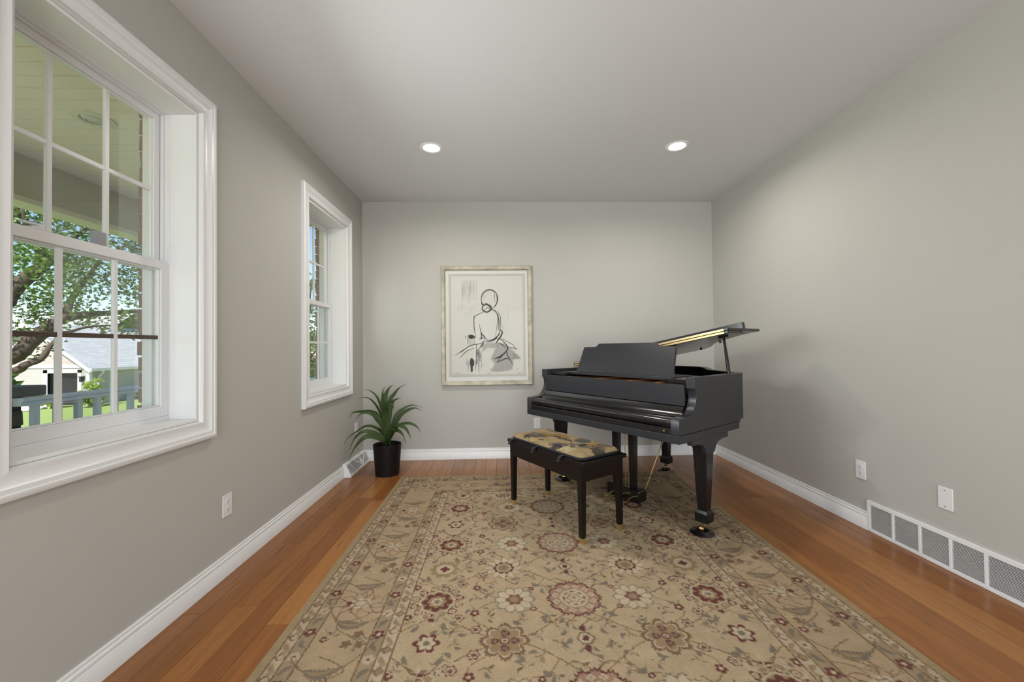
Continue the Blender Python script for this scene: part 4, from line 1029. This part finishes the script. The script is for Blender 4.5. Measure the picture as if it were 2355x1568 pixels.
def pad_place(x, y):
    hx, hy, r = .372, .172, .045; X = x-hx; Y = y-hy
    ax, ay = np.abs(X), np.abs(Y); dx = np.maximum(ax-(hx-r),0); dy = np.maximum(ay-(hy-r),0); d = np.hypot(dx,dy); k = np.where(d > r, r/np.maximum(d,1e-9), 1)
    X2 = np.where((dx > 0)&(dy > 0), np.sign(X)*((hx-r)+dx*k), X); Y2 = np.where((dx > 0)&(dy > 0), np.sign(Y)*((hy-r)+dy*k), Y)
    e = np.minimum(np.minimum(hx-np.abs(X2), hy-np.abs(Y2)), r-np.minimum(d,r)+np.where((dx > 0)&(dy > 0),0,9)); e = np.clip(e/.05,0,1)
    z = .012+.030*np.sqrt(np.clip(1-(1-e)**2,0,1))+.0015*np.sin(X2*23+1)*np.cos(Y2*31)*e
    return np.stack([X2,Y2,z],1)
ct = CF.mesh('cushion_top', pad_place, 'cushion', cu_)
for p_ in ct.data.polygons: p_.use_smooth = True
b_ = MB(); vs = []; fs = []
pr2 = [(.985,0),(1.004,.004),(1.006,.010),(1.0,.014)]
for s_, z_ in pr2:
    for x, y in ring: vs.append((x*s_,y*s_,z_))
for i in range(len(pr2)-1):
    for k in range(n): fs.append((i*n+k, i*n+(k+1)%n, (i+1)*n+(k+1)%n, (i+1)*n+k))
fs.append(tuple(range(n))[::-1]); obj('cushion_base', b_.add(vs,fs), 'black_cloth', cu_, smooth=True)
pp = [(x*1.008,y*1.012,.0155) for x,y in ring]; obj('piping', MB().tube(pp+[pp[0]],.004,6), 'black_cloth', cu_, smooth='all')
for x in (-.33,-.05,.22):
    q = MB(); y0 = -.182
    P = [(x,-.170,.006),(x-.004,-.196,.004),(x-.012,-.207,-.010),(x-.020,-.2085,-.034)]
    for (a,b,c),(d,e,f) in zip(P[:-1],P[1:]):
        q.add([(a-.011,b,c),(a+.011,b,c),(d+.012,e,f),(d-.012,e,f),(a-.011,b+.003,c+.003),(a+.011,b+.003,c+.003),(d+.012,e-.003,f+.001),(d-.012,e-.003,f+.001)],[(0,1,2,3),(7,6,5,4),(0,4,5,1),(1,5,6,2),(2,6,7,3),(3,7,4,0)])
    obj('tie', q, 'black_cloth', cu_)

# ================================================================== PICTURE
px0, px1, pz0, pz1 = -.624, .341, .780, 2.047
pc = thing('framed_drawing', 'framed charcoal sketch of a seated figure seen from behind on the end wall', 'picture', ((px0+px1)/2,YB,(pz0+pz1)/2))
hw, hh = (px1-px0)/2, (pz1-pz0)/2
FP = [(0,.004),(0,.020),(.004,.026),(.012,.030),(.030,.034),(.040,.036),(.046,.030),(.046,.004)]
FW = .046
def sweep_xz(prof, x0, x1, z0, z1, yw):
    out = []
    def ring(d): return [(x0-d,z0-d),(x1+d,z0-d),(x1+d,z1+d),(x0-d,z1+d)]
    for k in range(4):
        vs = []
        for d, t in prof:
            R = ring(d); a, b = R[k], R[(k+1)%4]; vs += [(a[0],yw-t,a[1]),(b[0],yw-t,b[1])]
        n = len(prof); fs = [(2*i,2*i+1,2*((i+1)%n)+1,2*((i+1)%n)) for i in range(n)]+[tuple(2*i for i in range(n)),tuple(2*i+1 for i in range(n))[::-1]]
        out.append(MB().add(vs,fs))
    return out
for q in sweep_xz(FP,-hw+FW,hw-FW,-hh+FW,hh-FW,0): obj('frame_rail', q, 'silverleaf', pc)
obj('mat_board', MB().box(-hw+FW-.004,hw-FW+.004,-.010,-.004,-hh+FW-.004,hh-FW+.004), 'mat', pc)
# paper rectangle and its shadow-box border
qx0, qx1, qz0, qz1 = -hw+.105, hw-.098, -hh+.118, hh-.106
for q in sweep_xz([(.0,.0095),(.0,.0125),(.026,.0125),(.026,.0095)],qx0,qx1,qz0,qz1,0): obj('mat_bevel', q, 'mat2', pc)
Wp, Hp = qx1-qx0, qz1-qz0
D = Paint(Wp, Hp, .0024, lin((203,202,194)))
sx_, sy_ = Wp/825, Hp/1170
def Q(pts): return [((x-205)*sx_, (y-185)*sy_) for x, y in pts]
ink = (.012,.011,.013); gry = lin((128,124,122)); gr2 = lin((160,157,152))
rs = random.Random(9)
for k in range(44):   # dry brush washes
    x = rs.uniform(330,500); y0 = rs.uniform(225,330); D.stroke(Q([(x,y0),(x+rs.uniform(-12,12),y0+rs.uniform(80,260))]), rs.uniform(.003,.014), gr2, .25)
for k in range(30):
    x = rs.uniform(230,520); y0 = rs.uniform(560,680); D.stroke(Q([(x,y0),(x+rs.uniform(20,90),y0-rs.uniform(0,60))]), rs.uniform(.004,.016), gr2, .12)
for k in range(30):
    x = rs.uniform(740,860); y0 = rs.uniform(590,850); D.stroke(Q([(x,y0),(x+rs.uniform(-10,30),y0+rs.uniform(30,110))]), rs.uniform(.005,.018), gr2, .13)
for k in range(26):
    x = rs.uniform(560,720); y0 = rs.uniform(380,860); D.stroke(Q([(x,y0),(x+rs.uniform(-8,8),y0+rs.uniform(30,120))]), rs.uniform(.004,.012), gr2, .12)
def ell(cx,cy,rx,ry,a0,a1,n=22): return [(cx+rx*math.cos(a0+(a1-a0)*k/n), cy+ry*math.sin(a0+(a1-a0)*k/n)) for k in range(n+1)]
def S(pts, w, a=.95, tp=.6, crv=True):
    f = D.curve if crv else D.stroke
    f(Q(pts), (w*.95+1)*sx_, ink, a*.92, tp)
    if w > 4:
        for k in range(2):
            j = [(x+rs.uniform(-1,1)*(3+w*.35), y+rs.uniform(-1,1)*(3+w*.35)) for x, y in pts]
            f(Q(j), rs.uniform(2.2,3.8)*sx_, ink, rs.uniform(.45,.8), .8)
def wash(pts, col, a):
    for k in range(9):
        q = []
        for (x0,y0),(x1,y1) in zip(pts,pts[1:]+pts[:1]):
            for t in (0,.33,.66): q.append((x0+(x1-x0)*t+rs.uniform(-13,13), y0+(y1-y0)*t+rs.uniform(-13,13)))
        D.poly(Q(q), col, a/5)
    for k in range(14):
        (x0,y0),(x1,y1) = rs.sample(pts,2); t = rs.random(); x = x0+(x1-x0)*t; y = y0+(y1-y0)*t
        D.stroke(Q([(x,y),(x+rs.uniform(-30,60),y+rs.uniform(-40,20))]), rs.uniform(.004,.016), col, .18, .5)
wash([(690,1090),(740,990),(830,1000),(900,1080),(1000,1170),(915,1190),(900,1300),(760,1330),(660,1320),(700,1240),(655,1180)], gry, .55)
wash([(560,1005),(600,985),(730,985),(760,1010),(690,1050),(620,1040),(560,1090)], gry, .45)
wash([(640,1300),(860,1290),(880,1325),(650,1330)], gr2, .35)
wash([(905,1090),(1000,1165),(960,1180),(910,1185)], gry, .3)
S(ell(648,460,96,112,2.5,5.2),11); S(ell(650,455,92,108,4.2,7.2),7); S(ell(646,468,90,112,-.5,1.2),10); S(ell(655,462,88,104,3.3,5.9),5,.6)
S([(690,360),(705,400),(702,460),(715,500)],5,.8); S([(575,480),(600,430),(650,375)],4,.5)
for k in range(4): S(ell(612+rs.uniform(-6,6),572+rs.uniform(-5,5),50+rs.uniform(-6,8),44+rs.uniform(-6,8),rs.random()*6,rs.random()*6+5),rs.uniform(4,8),.85)
S([(570,530),(610,515),(650,545),(670,590)],8); S([(585,600),(625,560),(650,580)],5)
S([(555,490),(560,520),(575,545)],12); S([(665,578),(700,600),(738,650),(750,720),(752,790),(748,830)],11); S([(700,590),(750,630),(772,690),(768,780),(765,830)],6)
S([(575,615),(510,645),(470,675),(465,740),(472,840),(487,918)],10); S([(735,650),(738,720),(727,820),(712,905)],5,.8)
S([(528,760),(545,850),(575,905),(620,945)],8); S([(545,850),(550,920),(535,940)],14); S([(555,880),(590,915)],16,.8); S([(525,935),(605,922)],10)
S([(600,972),(660,962),(715,935),(752,880)],16); S([(600,955),(680,945),(730,905)],7); S([(755,825),(790,855),(775,905),(735,960),(720,990)],18); S([(765,840),(750,890),(705,925)],12)
S([(705,932),(775,945),(815,985),(850,1045),(835,1085),(770,1140),(700,1175)],12); S([(745,985),(790,1010),(830,1050)],9)
S([(782,930),(850,975),(905,1005),(945,1062)],6); S([(850,1050),(905,1045),(958,1063)],8); S([(850,1050),(838,1110),(870,1175),(907,1248)],9); S([(835,1085),(848,1125)],6)
S([(728,1217),(780,1195),(838,1172),(872,1192)],12); S([(700,1172),(750,1160),(790,1130)],14); S([(728,1217),(770,1160),(820,1110)],8)
S([(600,940),(540,990),(470,1003),(410,1022),(350,1065),(305,1100)],9); S([(400,1030),(320,1080),(243,1132)],6); S([(462,1050),(390,1075),(340,1118),(300,1165)],6); S([(585,955),(550,1010),(522,1050)],10); S([(578,985),(545,1045)],6)
D.poly(Q([(402,890),(440,884),(478,905),(474,928),(430,938),(400,925)]), ink, .92)
D.poly(Q([(420,1172),(440,1160),(466,1200),(462,1250),(448,1265),(446,1325),(424,1332),(420,1260),(410,1220)]), ink, .9)
for x, a, b, w in ((368,895,930,5),(390,888,1000,5),(405,920,1010,4),(428,935,1020,4),(452,935,1010,4),(470,930,1000,3),(380,1170,1260,4),(392,1200,1330,4),(402,1190,1300,3),(478,1200,1310,5),(490,1000,1240,8),(503,1060,1150,10),(515,1050,1330,6),(520,1060,1160,10),(530,1090,1200,6),(543,1100,1170,5),(548,1180,1310,3),(498,1180,1240,9)):
    S([(x,a),(x+rs.uniform(-2,2),b)],w,.8,.3,False)
for k in range(26): x = rs.uniform(485,552); y = rs.uniform(1070,1280); S([(x,y),(x+rs.uniform(8,22),y-rs.uniform(6,18))],rs.uniform(2,4),.7,.3,False)
for x in (240,258,272,285,612,625,634,965,978,992,1004): S([(x,1346),(x+5,1343),(x+9,1348)],2.4,.8,0,False)
S([(950,1290),(957,1300),(948,1312),(955,1322)],3,.6)
D.c *= 1+.01*RNG.normal(size=(D.ny,D.nx,1))
D.mesh('drawing_paper', lambda x, y: np.stack([qx0+x, np.full_like(x,-.0108), qz1-y],1), 'paper', pc)
obj('glass', MB().box(-hw+FW-.003,hw-FW+.003,-.021,-.0195,-hh+FW-.003,hh-FW+.003), 'picture_glass', pc)

# ================================================================== PLANT
PT = (-1.075,3.80)
pl = thing('potted_plant', 'green strap-leaved plant in a dark brown pot in the corner', 'potted plant', (*PT,0))
obj('pot', MB().lathe([(.104,.0005),(.108,.004),(.128,.272),(.1285,.282),(.124,.284),(.120,.272),(.110,.235),(0,.235)],40), 'pot', pl, smooth=True)
obj('soil', MB().lathe([(.112,.240),(.07,.250),(0,.252)],24), 'soil', pl, smooth=True)
def leaf_strip(pts, wmax, twist=0):
    P = catmull(pts,5); n = len(P); vs = []; fs = []
    for i, p in enumerate(P):
        t = i/(n-1); p = Vector(p); tg = (Vector(P[min(i+1,n-1)])-Vector(P[max(i-1,0)])).normalized()
        side = tg.cross(Vector((.25*math.sin(7*twist),-.80,.60)))
        if side.length < .2: side = side+Vector((.5,0,.1))
        side.normalize(); side = Matrix.Rotation(twist,3,tg) @ side
        nr = side.cross(tg).normalized()
        w = wmax*.88*(.38+.62*math.sin(PI*min(1,t*1.05+.12))**.8)*(1-max(0,(t-.55)/.45)**1.7) if t < 1 else .0005
        w = max(w,.0006)
        vs += [p-side*w*.5+nr*w*.14, p, p+side*w*.5+nr*w*.14]
    for i in range(n-1):
        a = 3*i; fs += [(a,a+1,a+4,a+3),(a+1,a+2,a+5,a+4)]
    return MB().add(vs,fs)
LV = [ # zoomed-photo control points, depth pull (towards -Y is negative), width
 ([(760,900),(640,430),(500,275),(350,262)],.10,.030),([(755,900),(620,545),(455,385),(265,400)],.16,.026),
 ([(760,905),(650,625),(560,557),(430,545),(300,560),(258,660)],-.04,.042),([(772,900),(705,705),(600,572),(470,552),(400,632)],-.14,.058),
 ([(745,900),(620,782),(490,752),(350,830),(230,920),(175,1055)],-.06,.044),([(740,920),(580,822),(460,812),(380,900),(345,1035)],-.20,.046),
 ([(762,950),(620,872),(520,872),(430,970),(380,1105)],-.26,.062),([(770,900),(700,560),(688,300),(725,200)],.06,.040),
 ([(772,900),(738,480),(735,350),(790,230),(865,178)],.02,.062),([(785,900),(800,430),(855,320),(930,230),(1030,178)],.04,.044),
 ([(782,960),(755,620),(775,480),(850,432),(900,450),(920,492)],-.16,.066),([(785,900),(825,470),(900,388),(960,390)],.05,.030),
 ([(790,920),(862,645),(960,540),(1100,490),(1255,545)],.12,.034),([(795,930),(930,640),(1050,545),(1160,520),(1250,572)],.04,.042),
 ([(790,980),(862,782),(950,742),(1050,780),(1110,860),(1145,925)],-.12,.050),([(800,980),(900,832),(965,802),(1040,842),(1100,950)],-.20,.050),
 ([(805,950),(930,762),(1050,725),(1150,750),(1210,800),(1245,875)],-.02,.040),([(782,1020),(792,905),(850,792),(920,752),(970,772)],-.22,.058),
 ([(760,940),(690,780),(600,690),(520,600),(470,560)],.08,.040)]
for zp, dep, wd in LV:
    zp = [(778,1035)]+zp; n = len(zp); pts = []
    for i, (x, y) in enumerate(zp):
        t = i/(n-1); pts.append(((x-766)/1495, dep*t**1.2, .262-(y-1040)/1495))
    obj('leaf', leaf_strip(pts,wd,random.uniform(-.5,.5)), 'leaf', pl, smooth='all', fix=False)

# ================================================================== SMALL WALL FITTINGS
def outlet(loc, rz, label, blank=False):
    """local: plate in xz plane, facing -y"""
    t = thing('blank_plate' if blank else 'wall_outlet', label, 'wall plate' if blank else 'outlet', loc, rz, None if blank else 'white duplex outlets around the room')
    obj('plate', MB().prism([(-.035,-.057),(.035,-.057),(.035,.057),(-.035,.057)],'y',-.0055,0), 'plate', t, bevel=.002)
    if blank:
        for z in (-.0417,.0417): obj('screw', MB().lathe([(.0035,0),(.003,.0012),(0,.0015)],12).xf(Matrix.Translation((0,-.0055,z)) @ Matrix.Rotation(PI/2,4,'X')), 'brass_dull', t)
        return t
    for z in (-.0205,.0205):
        fc = [(.0165*math.cos(a) if abs(math.cos(a)) < .99 else .0165*math.copysign(1,math.cos(a)), z+.0145*math.copysign(min(1,abs(math.sin(a))*1.25),math.sin(a))) for a in [2*PI*k/24 for k in range(24)]]
        f = obj('socket', MB().prism(fc,'y',-.0072,-.005), 'plate', t)
        m = MB(); m.box(-.0075,-.0055,-.0075,-.007,z-.002,z+.007); m.box(.0055,.0075,-.0075,-.007,z-.001,z+.007); m.box(-.002,.002,-.0075,-.007,z-.010,z-.006); obj('slot', m, 'slot', f)
    obj('screw', MB().lathe([(.0025,0),(.002,.001),(0,.0012)],10).xf(Matrix.Translation((0,-.0055,0)) @ Matrix.Rotation(PI/2,4,'X')), 'plate', t)
    return t
outlet((XL,2.160,.364), PI/2, 'white outlet below the near window on the left wall')
outlet((XL,4.046,.383), PI/2, 'white outlet behind the leaves of the potted plant')
outlet((.384,YB,.365), 0, 'white outlet on the end wall left of the piano')
outlet((XR,2.515,.366), -PI/2, 'white outlet on the right wall above the baseboard')
outlet((XR,2.025,.366), -PI/2, 'white blank cover plate above the return air grille', True)

# return-air grille on the right wall
g0, g1 = 2.470, 1.535
gr = thing('return_air_grille', 'long white louvred return air grille low on the right wall', 'vent', (XR,g0,0))
m = MB(); GL = g0-g1; xb = -.012
m.box(xb,-.0,-GL,0,.0005,.020); m.box(xb,0,-GL,0,.166,.190)
secs = 6; pitch = (GL-.030)/secs
m.box(xb,0,-.022,0,.020,.166); m.box(xb,0,-GL,-GL+.022,.020,.166)
for k in range(1,secs): y = -.015-k*pitch; m.box(xb,0,y-.007,y+.007,.020,.166)
obj('frame', m, 'trim', gr, bevel=.0015)
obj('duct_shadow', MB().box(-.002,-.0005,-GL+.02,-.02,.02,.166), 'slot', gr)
slat = bpy.data.meshes.new('slat'); q = MB().box(-.0100,-.0050,-pitch/2+.005,pitch/2-.005,0,.0016)
slat.from_pydata(q.v,[],q.f); slat.materials.append(MAT['trim'])
for k in range(secs):
    for j in range(21):
        o = bpy.data.objects.new('slat', slat); COL.objects.link(o); o.parent = gr; o.location = (-.001,-.015-(k+.5)*pitch,.0225+j*.00685)

# baseboard floor register in the left corner
rg_ = thing('baseboard_register', 'white sloping baseboard heat register beside the potted plant', 'vent', (XL,3.70,0))
RLn = .53; sec = [(0,.0005),(.075,.0005),(.078,.018),(.030,.118),(.018,.124),(0,.124)]
for a, b in ((0,.012),(RLn-.012,RLn)): obj('end_cap', MB().prism(sec,'y',a,b), 'trim', rg_, bevel=.002)
m = MB(); m.prism([(0,.0005),(.075,.0005),(.078,.018),(.072,.030),(.060,.025),(.06,.004),(0,.004)],'y',.012,RLn-.012); m.prism([(.034,.108),(.030,.118),(.018,.124),(0,.124),(0,.118),(.02,.105)],'y',.012,RLn-.012)
obj('body', m, 'trim', rg_, bevel=.001)
obj('grille_panel', MB().prism([(.068,.030),(.034,.104),(.030,.104),(.064,.030)],'y',.012,RLn-.012), 'grille_mesh', rg_)
def on_slope(t, y, off=.002): return (.071+(.036-.071)*t+off, y, .028+(.107-.028)*t+off*.4)
for (y0,y1) in ((RLn*.36,RLn*.62),(RLn*.62,RLn*.62),(RLn*.62,RLn*.88)):
    a, b = (0.03,.97) if y0 != RLn*.62 or y1 == y0 else (.97,.03)
    obj('divider', MB().tube([on_slope(.97 if y0 < RLn*.6 else .03,y0),on_slope(.03 if y0 < RLn*.6 else (.97),y1)],.0045,6), 'trim', rg_)
obj('damper_lever', MB().box(.052,.068,RLn*.60,RLn*.645,.055,.075), 'trim', rg_, bevel=.002)

# recessed ceiling downlights
E_DOWN = 13.5
def downlight(x, y, label):
    t = thing('recessed_downlight', label, 'ceiling light', (x,y,H), 0, 'recessed ceiling downlights')
    obj('trim_ring', MB().lathe([(.062,-.0015),(.070,-.006),(.086,-.004),(.090,-.0003),(.062,-.0003)],40,cap=False), 'baffle', t, smooth=True)
    d = bpy.data.lights.new('downlight_lamp','AREA'); d.shape = 'DISK'; d.size = .11; d.energy = E_DOWN; d.color = (1,.95,.88); d.spread = math.radians(165)
    lo = bpy.data.objects.new('downlight_lamp', d); COL.objects.link(lo); lo.parent = t; lo.location = (0,0,-.008)
    obj('lens', MB().lathe([(.0,-.0022),(.058,-.0018),(.063,-.0010)],36), 'lens', t, smooth=True)
downlight(-.521,3.099,'lit round downlight in the ceiling above the framed drawing'); downlight(1.400,3.058,'lit round downlight in the ceiling above the piano')
downlight(-.521,-1.9,'round ceiling downlight overhead left of the camera'); downlight(1.400,-1.9,'round ceiling downlight overhead right of the camera')
